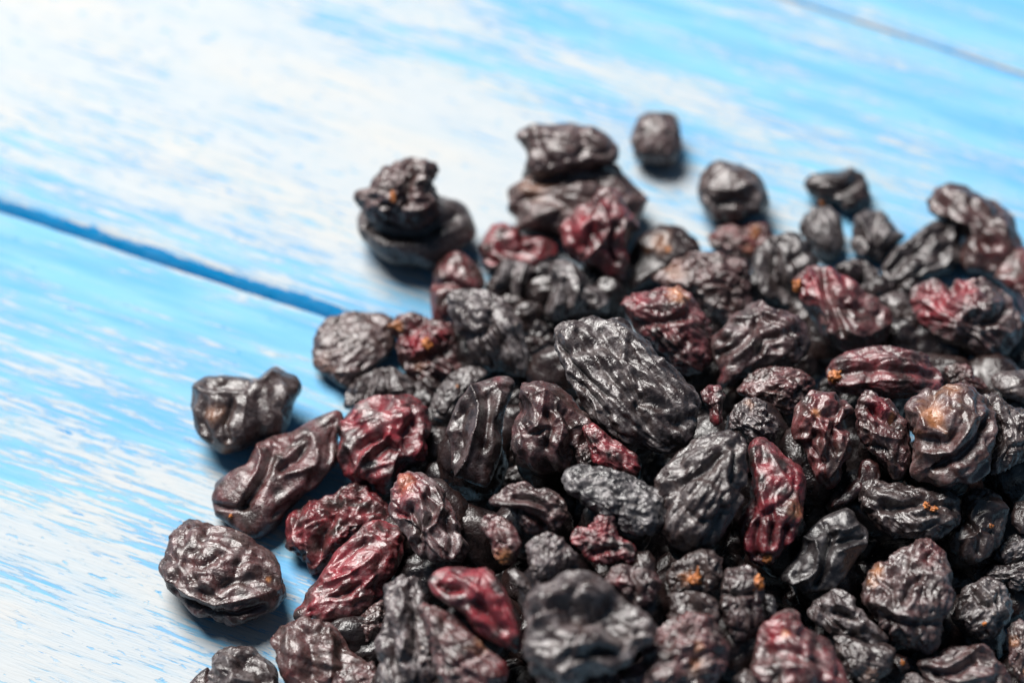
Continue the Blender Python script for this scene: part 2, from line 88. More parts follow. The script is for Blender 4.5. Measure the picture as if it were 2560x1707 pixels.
 ('black cup-shaped raisin with a pointed ear standing alone on the left plank','smooth',(-40.35,-17.94,4.86),[(-7.68,3.88),(-6.12,4.91),(-3.36,5.03),(-0.83,4.8),(2.16,4.45),(3.3,5.49),(4.68,6.18),(6.06,5.26),(7.67,4.91),(8.59,3.65),(8.59,2.27),(7.67,0.43),(7.21,-1.87),(6.06,-3.7),(3.99,-4.16),(1.93,-5.08),(0.09,-6.46),(-2.44,-6.81),(-4.28,-6.0),(-6.12,-4.62),(-7.15,-2.56),(-7.68,-0.26),(-7.77,2.04)],5.88,0.405,(0,0.3,0.3),0.9,[(-3.82,-0.72,1.61,'tan',0.3),(-1.98,-6.0,1.03,'tan',0.3),(1.93,4.11,0.41,'tan',0.6)],[(-1.5,0.78,[(-5.2,3.76),(-2.21,3.76),(0.55,3.42)]),(0.9,0.51,[(-7.27,3.19),(-3.36,2.5),(0.55,2.62),(2.39,3.88),(4.45,5.72)]),(-0.7,0.51,[(-5.2,1.35),(-5.66,-1.87),(-4.28,-4.39)]),(-0.9,0.51,[(-1.18,1.12),(-2.21,-2.1),(-1.52,-4.39)]),(0.5,0.55,[(-3.36,1.58),(-3.82,-1.64),(-2.9,-4.85)]),(-0.7,0.78,[(2.84,1.58),(3.3,-1.18),(2.84,-3.93)]),(0.6,0.64,[(5.37,5.49),(6.52,2.5),(6.06,-1.18)]),(0.5,0.55,[(1.01,1.58),(0.55,-1.64),(1.01,-4.39)])],[]),
 ('small crinkled brown raisin between the cracked-crest one and the purple long one','net',(38.72,-23.57,16.1),[(-6.38,-0.62),(-4.6,1.39),(-2.82,2.72),(-0.59,3.17),(1.63,3.05),(3.86,2.5),(5.42,1.39),(5.42,0.27),(4.08,-0.84),(2.75,-2.4),(1.86,-3.96),(0.52,-4.18),(-1.04,-3.29),(-1.93,-1.95),(-4.15,-1.51)],3.09,0.405,(0.2,0.6,0.25),1.1,[],[],[]),
 ('purple long raisin with a fat orange stem tip on its left end','long',(54.75,-19.48,14.69),[(-8.81,0.36),(-7.46,1.93),(-5.44,3.06),(-2.74,3.96),(0.18,4.18),(2.66,3.51),(5.35,3.06),(6.7,2.38),(7.6,0.81),(8.73,-0.54),(8.5,-2.11),(7.6,-3.01),(4.68,-3.46),(1.31,-3.69),(-2.07,-3.24),(-4.54,-3.24),(-7.01,-2.56),(-8.59,-1.67)],3.3,0.405,(0.4,0.15,0.35),0.9,[(-2.07,2.16,2.92,'red',0.5)],[(-1.0,0.58,[(-6.79,0.02),(-3.19,0.7),(1.31,0.36),(7.6,-0.2)]),(0.7,0.49,[(-7.69,1.48),(-4.31,2.16),(-0.94,2.38),(3.55,1.93)]),(0.5,0.45,[(-5.89,-1.67),(-0.94,-0.99),(5.8,-1.44)])],[(-7.51,-0.5,0.91,0.91)]),
 ('tiny purple raisin nub with a red end right of the biggest black one','fold',(29.05,-28.39,18.28),[(-1.96,1.6),(-0.64,2.7),(0.9,2.48),(1.77,1.16),(1.33,-0.38),(1.23,-1.92),(1.23,-2.8),(0.24,-3.28),(-0.86,-2.58),(-0.86,-1.26),(-1.74,0.28)],1.51,0.27,(0.4,0.1,0.4),0.9,[(0.13,-2.36,1.1,'red',1.0)],[],[]),
 ('brown translucent raisin tapering downwards, right of the purple one with stem scar','fold',(43.83,-36.25,20.71),[(-4.33,1.64),(-3.9,3.58),(-2.61,5.09),(-1.1,6.38),(0.84,6.16),(2.34,5.09),(4.07,4.01),(4.07,2.93),(2.34,1.85),(2.99,0.99),(3.85,0.35),(3.85,-1.59),(3.21,-3.96),(2.13,-6.12),(0.84,-7.41),(-0.24,-7.41),(-1.32,-5.9),(-2.18,-3.75),(-3.04,-1.81),(-4.33,-0.73)],3.43,0.315,(0.3,0.6,0.2),1.2,[(0.41,1.21,2.15,'red',0.45),(-1.32,2.93,0.65,'tan',0.7)],[(0.9,0.39,[(-2.61,4.22),(-0.89,2.07),(-0.03,-0.08),(-0.89,-3.1)]),(-1.1,0.47,[(-1.75,0.35),(-2.4,-1.38),(-0.89,-3.53)]),(0.8,0.34,[(0.41,2.07),(-0.46,-0.52),(-0.03,-3.1)]),(-1.1,0.52,[(1.48,1.21),(0.84,-0.52),(1.27,-2.24)]),(0.7,0.39,[(3.42,0.13),(2.13,-3.1),(0.41,-6.12)])],[]),
 ('blackish raisin with a dark red hollow, left of the big tan shrivelled one','net',(52.66,-34.67,19.36),[(-4.06,3.26),(-3.19,4.99),(-1.89,5.86),(-0.16,5.21),(1.36,4.34),(2.44,3.04),(3.31,1.31),(3.52,-0.86),(3.52,-3.03),(3.31,-5.19),(2.01,-6.49),(0.71,-6.71),(0.06,-4.76),(-1.46,-3.03),(-2.98,-1.73),(-3.84,0.01)],2.88,0.36,(0.15,0.3,0.2),1.1,[(-0.81,3.26,1.95,'red',0.9),(1.14,2.39,0.61,'tan',0.9)],[(-1.6,0.82,[(-1.89,3.26),(-0.16,2.39),(1.36,1.74)]),(0.8,0.43,[(-3.19,4.34),(-1.03,4.12),(-0.38,2.61)]),(0.5,0.43,[(-3.41,0.87),(-0.81,-0.43),(2.22,-0.86)])],[]),
 ('black pleated raisin between the big tan shrivelled one and the right edge','long',(70.9,-34.17,18.35),[(-4.11,5.48),(-1.93,5.92),(-0.19,4.18),(1.8,3.74),(3.93,2.44),(3.93,-1.91),(1.8,-3.65),(-0.85,-4.73),(-3.02,-5.82),(-4.11,-5.38),(-3.02,-3.21),(-2.37,-0.6),(-1.93,2.01)],3.51,0.405,(0,0.25,0.35),1.0,[],[],[]),
 ('big shrivelled raisin with a tan sunken patch and a deep crease, at right','fold',(61.68,-36.06,20.15),[(-6.15,3.8),(-4.86,5.53),(-2.7,6.61),(-0.33,7.04),(1.83,7.04),(3.77,6.18),(5.28,4.88),(6.58,3.16),(6.79,1.43),(6.14,-0.51),(5.71,-2.89),(4.63,-4.83),(2.69,-6.34),(0.32,-7.2),(-2.27,-7.42),(-4.43,-6.55),(-5.72,-5.48),(-5.72,-2.89),(-5.29,-0.3),(-5.94,1.43)],5.92,0.36,(0.1,0.65,0.4),1.1,[(-2.7,3.59,2.05,'tan',0.75),(3.99,1.43,0.86,'tan',0.5),(-4.64,0.35,0.86,'tan',0.3),(0.53,6.39,1.29,'tan',0.35)],[(-1.8,0.73,[(5.28,2.72),(3.12,-0.3),(0.32,-2.89),(-3.13,-4.4)]),(1.1,0.56,[(4.63,3.16),(2.69,2.72),(1.4,0.57),(-0.98,-2.02),(-4.64,-2.02)]),(-1.0,1.08,[(-2.92,4.45),(-2.49,2.29)]),(0.8,0.39,[(-4.86,4.02),(-4.0,1.43),(-1.41,1.0)]),(0.9,0.52,[(6.14,1.43),(4.63,-2.02),(1.83,-5.04),(-1.41,-6.55)]),(-0.9,0.65,[(-4.0,-0.3),(-1.41,-0.3),(0.32,1.0)]),(0.6,0.39,[(-0.33,6.39),(-0.76,4.02),(0.75,2.72)])],[]),
 ('grey frosted raisin knob squeezed above the purple one with stem scar','net',(34.37,-33.67,20.36),[(-3.54,0.33),(-2.67,2.28),(-1.16,3.36),(0.36,3.47),(1.88,2.71),(1.88,1.2),(2.96,0.76),(3.61,-0.75),(2.74,-2.27),(1.88,-3.14),(0.14,-3.57),(-0.94,-2.92),(-2.24,-1.4),(-3.32,-0.97)],2.91,0.315,(0.05,0.1,0.75),1.0,[(-0.72,2.6,0.65,'tan',0.4)],[],[]),
 ('large black raisin with fine leathery wrinkles left of the purple one with stem scar','long',(25.9,-48.18,23.2),[(-5.09,2.66),(-3.41,4.76),(-1.32,6.44),(1.2,7.48),(3.71,7.9),(5.81,7.9),(6.65,6.23),(6.44,4.13),(6.02,1.2),(5.39,-1.53),(4.13,-3.62),(2.88,-5.72),(1.41,-7.19),(-0.9,-8.23),(-2.99,-8.23),(-4.46,-7.4),(-5.72,-5.72),(-6.14,-2.57),(-6.98,-0.48),(-6.77,1.2)],4.98,0.36,(0,0.2,0.35),1.0,[],[(-1.2,0.63,[(-3.83,1.62),(-0.9,2.66),(1.2,3.71),(2.88,5.18)]),(0.7,0.5,[(-4.67,2.66),(-1.95,4.55),(1.2,6.02),(3.92,6.86)]),(0.6,0.42,[(3.71,5.39),(3.29,2.04),(3.71,-0.9)]),(-0.8,0.46,[(4.76,5.81),(4.34,2.04),(4.13,-1.53)]),(-0.9,0.54,[(2.88,-2.57),(1.62,-5.3),(-0.48,-7.4)])],[]),
 ('glossy purple-red elongated raisin with a round stem scar at its lower end','long',(35.81,-47.78,19.74),[(-3.0,7.7),(-2.15,8.96),(-0.46,8.96),(0.59,8.33),(1.44,7.27),(2.49,6.22),(3.97,5.16),(4.82,3.47),(4.82,1.36),(4.61,-0.54),(3.97,-2.44),(3.34,-4.35),(2.07,-5.82),(0.8,-7.09),(-0.46,-8.36),(-1.73,-8.57),(-3.21,-7.94),(-4.27,-6.46),(-4.69,-3.71),(-4.48,-2.02),(-3.0,0.51),(-2.58,3.05),(-2.79,5.58)],3.79,0.405,(0.55,0.1,0.15),0.7,[(3.34,-0.75,1.48,'tan',0.3),(-1.31,-4.98,3.17,'red',0.6)],[(0.7,0.42,[(-2.37,7.27),(-2.15,3.47),(-1.31,-0.33),(-0.89,-2.02)]),(-0.7,0.46,[(-1.31,-1.18),(-0.25,-0.75),(-0.04,-2.87)]),(0.5,0.46,[(-0.46,7.7),(1.23,4.53),(3.13,1.36),(3.76,-1.81)]),(-0.6,0.38,[(2.07,4.32),(3.76,2.42),(4.4,-0.33)]),(0.8,0.36,[(-3.0,-2.02),(-3.84,-4.56),(-3.42,-6.67)]),(-0.9,0.34,[(-2.37,-2.44),(-2.79,-4.98),(-2.58,-6.67)]),(0.8,0.34,[(-1.31,-2.66),(-1.31,-4.98),(-1.73,-6.67)]),(-0.9,0.34,[(-0.25,-2.87),(-0.46,-5.4)]),(0.8,0.34,[(0.8,-3.08),(0.38,-5.82)]),(-0.8,0.34,[(1.86,-3.08),(1.23,-5.61)]),(0.7,0.38,[(3.13,-1.81),(2.49,-4.56),(0.8,-6.25)]),(-0.8,0.38,[(-4.48,-6.67),(-2.58,-7.09),(-0.04,-7.09),(1.86,-5.82)])],[(-0.99,-7.26,0.57,0.62)]),
 ('unlit slim black raisin in the deep gap below the dark red hollow one','smooth',(48.75,-41.56,16.22),[(0.41,1.28),(0.41,3.0),(1.7,3.65),(2.99,2.79),(3.21,0.85),(1.49,-0.44),(-0.67,-2.17),(-2.6,-3.24),(-4.33,-3.24),(-3.68,-1.95),(-1.53,-0.23)],1.28,0.45,(0.1,0.2,0.0),0.8,[],[],[]),
 ('dull black raisin with one pale tan speck, right of the orange-dotted one','fold',(65.67,-45.91,12.27),[(-2.08,4.14),(-0.14,5.22),(2.01,5.22),(3.95,3.49),(3.95,1.99),(3.73,-0.38),(2.66,-2.75),(0.93,-4.26),(-1.22,-5.34),(-2.94,-4.91),(-4.24,-3.18),(-4.45,-1.24),(-2.73,0.26),(-2.3,2.42)],3.15,0.405,(0,0.2,0.15),0.9,[],[(0.9,0.52,[(-1.44,3.71),(1.15,3.28),(3.52,2.42)]),(-0.9,0.56,[(-2.08,0.69),(-0.36,-1.46),(-0.57,-3.4)]),(0.7,0.43,[(-3.37,-1.68),(-1.44,-1.24),(-0.36,-0.38)])],[(1.26,0.16,0.29,0.34)]),
 ('dull raisin half cut off by the right edge beside the tan-speck one','smooth',(72.32,-43.91,11.56),[(-1.75,0.18),(-1.02,2.0),(1.0,2.55),(1.73,0.18),(1.0,-2.39),(-0.83,-2.2),(-1.75,-0.92)],1.51,0.45,(0,0.35,0.3),0.8,[],[],[]),
 ('black lumpy raisin with two bright orange dots beside each other','net',(55.67,-45.39,15.29),[(-7.19,3.13),(-6.34,4.21),(-4.84,4.42),(-2.7,3.78),(-0.13,3.13),(3.09,2.71),(5.87,2.49),(7.37,1.64),(7.16,-0.08),(6.94,-2.01),(5.23,-3.29),(2.87,-4.15),(0.3,-4.15),(-2.27,-3.72),(-4.41,-2.65),(-5.91,-1.15),(-6.77,0.56)],3.33,0.405,(0,0.2,0.3),1.1,[],[(-1.0,0.6,[(-3.98,0.56),(-0.98,0.78),(2.02,1.64),(3.73,1.42)]),(0.8,0.47,[(-6.55,3.13),(-3.77,2.06),(-1.41,1.21)]),(-0.8,0.56,[(3.3,0.56),(5.23,0.99),(6.3,0.35)]),(0.7,0.43,[(-6.34,0.56),(-4.62,-0.29),(-3.77,-2.22)]),(0.6,0.39,[(-0.98,-2.86),(2.02,-2.65),(5.44,-1.15)])],[(1.8,0.78,0.43,0.48),(2.77,0.24,0.53,0.43)]),
 ('striped black raisin at the right edge, upper one of two stacked there','long',(71.09,-48.19,9.53),[(-3.32,-1.02),(-2.6,0.43),(-1.32,1.71),(0.14,2.35),(1.96,2.26),(2.87,-0.11),(1.96,-1.75),(0.14,-2.12),(-1.68,-1.93)],1.92,0.405,(0,0.1,0.6),1.0,[],[],[]),
 ('flat streaky grey raisin at the right edge, lower one of two stacked there','long',(70.47,-51.94,8.83),[(-4.35,0.23),(-2.9,1.31),(-1.09,1.31),(1.27,2.04),(2.9,1.68),(2.9,-1.22),(1.27,-2.31),(-0.73,-1.77),(-1.81,-0.86),(-3.26,-0.68)],1.76,0.45,(0,0.15,0.45),1.0,[],[],[]),
 ('big brown raisin with a broad smooth fold touching the left plank','smooth',(-34.28,-30.14,4.05),[(-2.94,4.82),(-1.14,5.73),(1.56,5.95),(2.69,7.08),(3.81,7.98),(6.07,8.88),(8.32,9.67),(9.0,9.11),(9.22,7.75),(8.32,5.5),(9.0,3.25),(8.77,1.9),(7.19,0.32),(5.62,-1.71),(3.36,-3.29),(1.56,-5.09),(0.44,-6.89),(-0.92,-8.47),(-2.94,-9.14),(-5.2,-8.02),(-7.45,-6.67),(-9.03,-5.54),(-9.59,-3.96),(-9.25,-1.03),(-7.45,0.54),(-5.2,1.45),(-4.07,3.47)],4.47,0.495,(0.22,0.4,0.4),0.9,[],[(1.2,0.68,[(-3.17,4.6),(-2.49,3.02),(-2.94,0.77),(-4.3,-1.93),(-5.65,-4.19)]),(-1.6,0.72,[(-0.92,4.15),(-1.59,1.22),(-3.17,-1.48),(-4.75,-3.96)]),(1.1,0.54,[(4.83,5.95),(5.84,3.25),(5.62,1.67),(3.36,0.77),(1.11,0.54)]),(-1.5,0.68,[(0.66,1.22),(2.69,2.57),(4.27,4.6)]),(0.8,0.5,[(-1.59,4.82),(-0.02,3.02),(1.79,2.12)]),(-1.0,0.41,[(-9.37,-4.07),(-6.55,-4.53),(-4.3,-4.19)]),(0.8,0.63,[(8.1,5.5),(7.87,2.12),(6.07,-0.81),(2.69,-3.29)]),(-0.8,0.54,[(-0.24,-5.54),(1.56,-4.19),(3.81,-2.38)]),(-0.8,0.59,[(-0.24,5.5),(2.01,4.82),(3.59,5.5)]),(-0.6,0.45,[(5.17,6.85),(7.19,7.75),(8.32,7.98)])],[(-6.55,-5.65,0.25,0.3)]),
 ('glittery dark red raisin between the folded brown one and the pinkish-red one','net',(-25.71,-38.65,3.39),[(-7.39,-1.93),(-7.02,0.14),(-6.64,1.45),(-4.95,2.2),(-2.89,3.14),(-0.82,4.08),(0.68,5.02),(2.75,5.77),(4.62,5.4),(6.13,4.27),(7.63,2.77),(8.57,1.45),(9.13,0.14),(7.82,-0.24),(6.13,0.14),(4.25,-1.18),(2.37,-2.68),(0.68,-4.18),(-0.82,-5.68),(-2.32,-7.19),(-3.07,-7.0),(-4.01,-5.31),(-5.52,-3.99),(-7.02,-3.43)],3.71,0.45,(0.45,0.3,0.1),1.1,[(-3.64,1.08,2.25,'red',0.6)],[(0.9,0.45,[(-3.45,2.77),(-4.01,0.14),(-3.83,-2.3),(-3.26,-4.93)]),(-1.4,0.75,[(-0.26,2.58),(-0.63,-0.24),(-2.14,-3.05)]),(0.6,0.38,[(-6.27,1.08),(-6.08,-1.55),(-4.95,-3.43)])],[]),
 ('wine-red crumpled raisin at left, above the pink-tipped one','fold',(-18.83,-25.99,6.95),[(-7.17,2.04),(-5.82,3.62),(-4.24,5.2),(-1.98,6.1),(0.95,6.44),(3.66,6.55),(5.24,5.87),(6.15,4.52),(6.6,2.94),(7.5,2.04),(6.6,0.23),(6.82,-1.8),(6.37,-3.61),(4.11,-3.83),(2.76,-4.73),(1.86,-6.31),(0.28,-7.67),(-1.75,-7.22),(-3.78,-6.31),(-5.36,-4.96),(-6.27,-3.15),(-6.94,-1.35),(-6.72,0.46)],5.74,0.36,(0.7,0.1,0.35),1.1,[(2.31,2.04,3.16,'red',0.9),(5.92,-0.67,2.03,'red',0.9)],[(1.0,0.45,[(0.95,1.36),(-1.53,-0.22),(-3.11,-2.7),(-4.24,-4.51)]),(-1.6,0.77,[(-3.33,-0.9),(-2.2,0.46),(-0.4,1.13)]),(-1.3,0.72,[(-0.85,-1.8),(0.95,-0.22),(2.31,-0.67)]),(0.8,0.41,[(-6.04,2.71),(-2.66,3.39),(0.95,4.97),(3.66,5.65)]),(0.9,0.45,[(0.95,1.36),(2.76,-0.9),(1.63,-3.15),(0.95,-5.18)]),(-1.2,0.59,[(3.66,-0.45),(3.21,1.36),(4.57,3.17)]),(0.8,0.41,[(4.57,3.62),(5.92,2.71),(5.47,0.01),(4.79,-2.7)]),(0.6,0.36,[(-6.49,0.01),(-4.91,-0.9),(-4.24,-3.15)])],[]),
 ('glossy facetted dark raisin left below the biggest black one','fold',(5.31,-35.13,20.55),[(-4.24,6.33),(-2.73,6.77),(-0.35,6.55),(0.94,5.9),(2.89,4.61),(4.83,2.45),(6.13,1.15),(5.48,-0.79),(5.26,-3.17),(3.97,-4.46),(3.1,-5.76),(1.38,-6.41),(-1.43,-5.98),(-3.38,-4.9),(-5.1,-3.17),(-5.54,-1.01),(-5.1,0.93),(-4.24,2.45),(-4.02,4.17)],5.36,0.315,(0.12,0.3,0.15),1.0,[],[(0.8,0.39,[(-3.38,5.04),(-0.78,5.04),(0.94,4.61),(2.89,2.66)]),(0.9,0.35,[(-0.78,5.04),(-1.22,2.66),(-1.65,0.5),(-3.38,-0.15)]),(-0.8,0.39,[(-4.02,0.07),(-2.08,-0.36),(-0.35,0.29)]),(0.6,0.35,[(0.94,3.74),(1.81,0.5),(0.94,-2.74)]),(-0.8,0.43,[(-0.35,2.66),(0.3,0.29),(-0.57,-2.3)]),(-0.7,0.39,[(2.46,2.66),(3.97,0.29),(3.75,-2.74)])],[]),
 ('black upright raisin with one sharp lengthwise ridge, left of the glossy facetted one','smooth',(-4.68,-30.45,15.06),[(-4.8,-0.2),(-3.92,2.44),(-2.82,4.42),(-1.5,6.19),(0.27,7.07),(2.25,7.73),(4.23,7.73),(5.33,6.85),(4.89,5.3),(4.23,3.76),(3.57,1.56),(3.35,-0.86),(3.13,-2.85),(2.69,-5.05),(1.81,-7.03),(0.93,-8.57),(-1.28,-7.69),(-3.26,-6.81),(-4.14,-5.05),(-4.36,-2.85)],3.58,0.315,(0.05,0.2,0.3),0.8,[(2.69,7.29,0.99,'red',0.4)],[(1.5,0.48,[(-1.05,5.97),(-0.06,3.32),(-0.28,1.12),(-0.94,-1.3),(-1.72,-3.95),(-3.26,-6.59)]),(-1.4,1.1,[(-2.6,2.44),(-3.04,-0.64),(-3.26,-3.51)]),(-1.0,0.75,[(1.37,4.64),(1.15,1.12),(0.49,-2.41)]),(0.7,0.4,[(-3.7,2.0),(-2.38,4.2),(-0.61,5.97)]),(0.7,0.48,[(2.25,6.85),(3.13,5.08),(2.47,2.0)])],[]),
 ('brownish raisin with wavy layered ridges below the glossy facetted one','long',(2.84,-51.13,23.16),[(-6.37,0.64),(-4.96,1.69),(-3.55,2.93),(-2.14,3.45),(-0.91,3.45),(0.32,2.57),(1.91,2.57),(3.14,1.69),(4.37,0.46),(5.08,-0.95),(4.2,-2.36),(2.96,-3.42),(1.55,-3.24),(0.32,-3.42),(-0.91,-3.59),(-1.79,-2.18),(-3.2,-0.42),(-4.96,0.28)],2.44,0.405,(0.1,0.4,0.35),1.2,[],[(1.0,0.35,[(-6.02,0.64),(-3.55,0.46),(-0.74,0.28),(1.55,-0.42),(2.79,-3.06)]),(-1.4,0.46,[(-4.26,-0.42),(-1.44,-0.6),(0.67,-1.65),(1.73,-3.24)]),(0.7,0.32,[(-3.55,2.57),(-1.09,2.04),(1.03,1.34),(2.96,0.46)]),(-0.8,0.32,[(-2.5,1.34),(0.14,0.99),(2.43,-0.25)])],[]),
 ('bluish-grey oval raisin covered in tight brain-like wrinkles','fine',(14.44,-49.88,23.58),[(-7.97,2.53),(-6.93,3.98),(-5.06,4.52),(-2.34,4.29),(-0.05,3.8),(2.03,2.95),(3.92,1.91),(5.79,1.08),(6.83,0.04),(6.9,-1.49),(6.55,-3.43),(4.96,-4.67),(2.67,-5.02),(0.73,-4.58),(-0.68,-3.26),(-2.62,-2.55),(-4.03,-1.49),(-5.44,-0.26),(-7.21,0.98)],3.19,0.45,(0,-0.3,0.8),1.3,[],[],[]),
 ('grey raisin with a pink tip pointing up-left under the wine-red one','fold',(-11.68,-46.93,15.13),[(-5.34,0.17),(-5.52,2.16),(-5.16,4.32),(-4.26,5.77),(-2.63,6.49),(-0.83,6.13),(0.8,5.23),(2.24,3.78),(3.5,1.8),(4.77,-0.55),(5.49,-2.54),(5.85,-4.71),(4.77,-6.15),(2.96,-5.79),(1.16,-5.79),(-0.83,-5.25),(-2.27,-3.98),(-3.18,-2.18),(-4.44,-0.55)],3.53,0.405,(0.15,0.25,0.6),1.1,[(-3.18,3.96,2.89,'red',0.9),(-4.08,1.07,1.26,'red',1.0),(-3.18,4.87,1.26,'tan',0.45)],[(0.9,0.4,[(0.8,4.32),(2.06,2.16),(1.34,-0.01),(0.25,-0.73)]),(-1.1,0.43,[(-0.47,3.06),(0.8,1.43),(0.07,-0.37)]),(0.8,0.36,[(-1.37,3.96),(-0.65,1.25),(-0.65,-1.46)]),(-1.0,0.4,[(-2.45,1.8),(-1.37,-0.55),(-1.37,-3.26)]),(-1.2,0.43,[(-4.44,1.07),(-3.72,0.89)]),(0.7,0.43,[(-3.36,2.7),(-2.27,3.24)]),(-0.9,0.43,[(2.78,0.35),(3.5,-2.18),(3.32,-4.34)])],[]),
 ('small tan-pink raisin with an amber lower end, below the wavy layered one','fold',(-1.33,-55.3,21.7),[(-3.06,1.84),(-2.36,3.07),(-1.13,3.24),(0.27,2.89),(1.5,2.19),(2.37,0.44),(2.72,-0.61),(2.37,-2.37),(1.32,-3.59),(-0.08,-3.42),(-1.31,-2.37),(-1.66,-0.44),(-2.71,0.61)],2.12,0.36,(0.3,0.6,0.45),0.9,[(-0.26,-2.54,1.31,'tan',0.8),(-0.08,1.84,1.4,'red',0.3)],[],[]),
 ('small dark grey raisin in the gap right of the glassy red skin','smooth',(1.13,-62.86,22.18),[(-1.82,1.31),(-0.79,1.82),(0.59,0.96),(1.28,-0.25),(1.63,-1.45),(0.77,-1.97),(-0.79,-0.59)],0.91,0.45,(0,0.1,0.4),0.8,[],[],[]),
 ('small silvery crinkled raisin left of the pink ragged scrap','net',(4.92,-60.05,23.79),[(-3.19,1.37),(-1.98,2.58),(-0.43,3.27),(0.78,2.92),(1.82,2.58),(2.34,1.54),(3.72,0.5),(4.07,-0.53),(2.34,-1.57),(1.13,-2.26),(-0.6,-2.95),(-1.46,-4.16),(-1.98,-3.65),(-2.5,-1.57)],2.91,0.36,(0.05,0.2,0.75),1.2,[],[],[]),
 ('shadowed black raisin below the bluish wrinkled one','smooth',(17.69,-59.53,21.06),[(-2.03,0.36),(-0.81,1.75),(0.76,2.1),(1.63,0.71),(1.63,-1.04),(0.58,-2.08),(-0.98,-1.73)],1.62,0.45,(0,0.1,0.0),0.8,[],[],[]),
 ('ragged dusty-pink scrap of raisin skin below the bluish wrinkled one','net',(12.32,-56.99,22.87),[(-4.48,1.23),(-3.61,1.93),(-1.87,1.93),(-1.34,2.97),(-0.12,3.32),(1.44,3.32),(1.79,1.93),(2.14,0.71),(3.54,0.18),(4.58,-0.86),(4.41,-2.08),(3.19,-2.78),(2.49,-1.91),(0.75,-2.95),(-1.0,-2.78),(-2.56,-1.56),(-3.26,-0.51),(-4.48,-0.17)],1.97,0.45,(0.75,0.2,0.45),1.5,[],[(-1.1,0.52,[(-1.52,-1.39),(0.22,-0.69),(1.97,-0.69)])],[]),
 ('black raisin with a pinkish left flank, right behind the big greenish-black one','net',(16.37,-63.26,22.03),[(-4.31,0.17),(-3.1,2.06),(-1.72,2.58),(-0.51,2.24),(1.21,2.06),(2.77,1.55),(3.63,0.34),(3.11,-1.21),(2.25,-2.42),(1.21,-2.77),(0.18,-3.11),(-1.2,-1.9),(-2.75,-0.35)],2.27,0.405,(0.1,0.2,0.3),1.0,[(-2.24,0.34,1.38,'red',0.5)],[(-0.9,0.48,[(-0.51,1.72),(0.18,-0.01),(-0.51,-1.73)]),(0.6,0.34,[(0.87,-0.01),(2.25,0.68),(3.28,0.17)])],[]),
 ('pinkish-red oblong raisin with glassy skin at the left edge of the pile','fold',(-22.14,-49.72,5.92),[(-7.57,-4.57),(-6.84,-2.74),(-5.56,-0.54),(-4.46,1.29),(-3.18,2.75),(-1.71,4.22),(-0.25,5.86),(1.21,6.96),(3.05,7.88),(4.69,7.33),(6.16,6.41),(7.07,5.13),(6.89,3.12),(6.34,1.47),(5.61,0.01),(4.14,-1.82),(3.78,-3.11),(2.31,-4.21),(0.48,-5.67),(-1.35,-6.77),(-2.81,-7.13),(-4.83,-6.59),(-6.47,-6.04),(-8.12,-6.22),(-8.85,-5.49)],3.74,0.45,(0.65,0.25,0.4),0.9,[(-1.71,1.47,4.21,'red',1.0),(5.06,3.12,2.2,'red',0.5)],[(0.7,0.4,[(-1.71,4.03),(0.85,5.68),(3.05,7.51)]),(-0.8,0.51,[(-2.81,1.29),(-0.98,3.12),(1.21,4.58)]),(0.7,0.4,[(-4.46,-0.54),(-1.71,0.19),(1.21,1.65),(3.05,3.12)]),(-0.8,0.48,[(-4.46,-2.74),(-1.71,-2.56),(0.85,-0.91)]),(0.6,0.37,[(-6.11,-2.37),(-3.18,-3.11),(-0.25,-3.11)]),(0.6,0.33,[(4.51,6.41),(3.96,4.77),(5.06,3.12)])],[]),
 ('oval brown wrinkled raisin lying alone on the whitish plank at lower left','net',(-41.38,-48.12,4.26),[(-8.97,0.63),(-8.42,2.11),(-8.05,3.4),(-7.87,4.87),(-6.76,6.16),(-5.47,7.36),(-4.18,6.99),(-2.52,6.9),(-0.68,6.44),(1.16,5.98),(3.0,5.24),(4.85,4.13),(6.69,2.66),(7.79,1.37),(8.72,-0.1),(9.27,-1.58),(9.36,-3.05),(8.72,-4.53),(7.06,-5.26),(5.4,-6.0),(3.74,-6.74),(1.9,-6.92),(0.42,-6.37),(-1.05,-6.0),(-2.89,-5.82),(-4.73,-4.53),(-6.39,-3.24),(-7.68,-2.13),(-8.05,-0.84)],5.42,0.63,(0.12,0.45,0.35),0.72,[(-3.81,2.11,1.29,'red',0.2),(7.06,-0.47,0.33,'tan',0.7)],[(0.8,0.48,[(-7.5,-0.84),(-4.37,-2.5),(-0.68,-3.97),(2.64,-3.42),(6.69,-2.5),(8.9,-1.76)]),(-0.9,0.55,[(-5.1,2.11),(-2.52,1.37),(0.42,2.85)]),(-1.0,0.48,[(-4.73,-3.97),(-0.68,-5.26),(3.0,-5.26),(6.69,-4.34)]),(0.5,0.37,[(-5.47,6.9),(-5.1,4.32),(-5.66,1.74)]),(-0.7,0.55,[(0.42,-1.21),(3.0,-0.47),(5.95,-0.47)]),(0.5,0.33,[(-1.6,5.42),(1.53,4.69),(4.48,2.85)])],[]),
 ('dark raisin just entering at the bottom edge, leftmost of the pile','smooth',(-43.05,-65.67,1.06),[(-1.71,0.73),(-0.45,2.11),(0.63,2.83),(1.35,1.93),(1.53,-0.59),(0.63,-2.74),(-1.53,-1.66)],1.38,0.54,(0.1,0.2,0.1),0.8,[],[],[]),
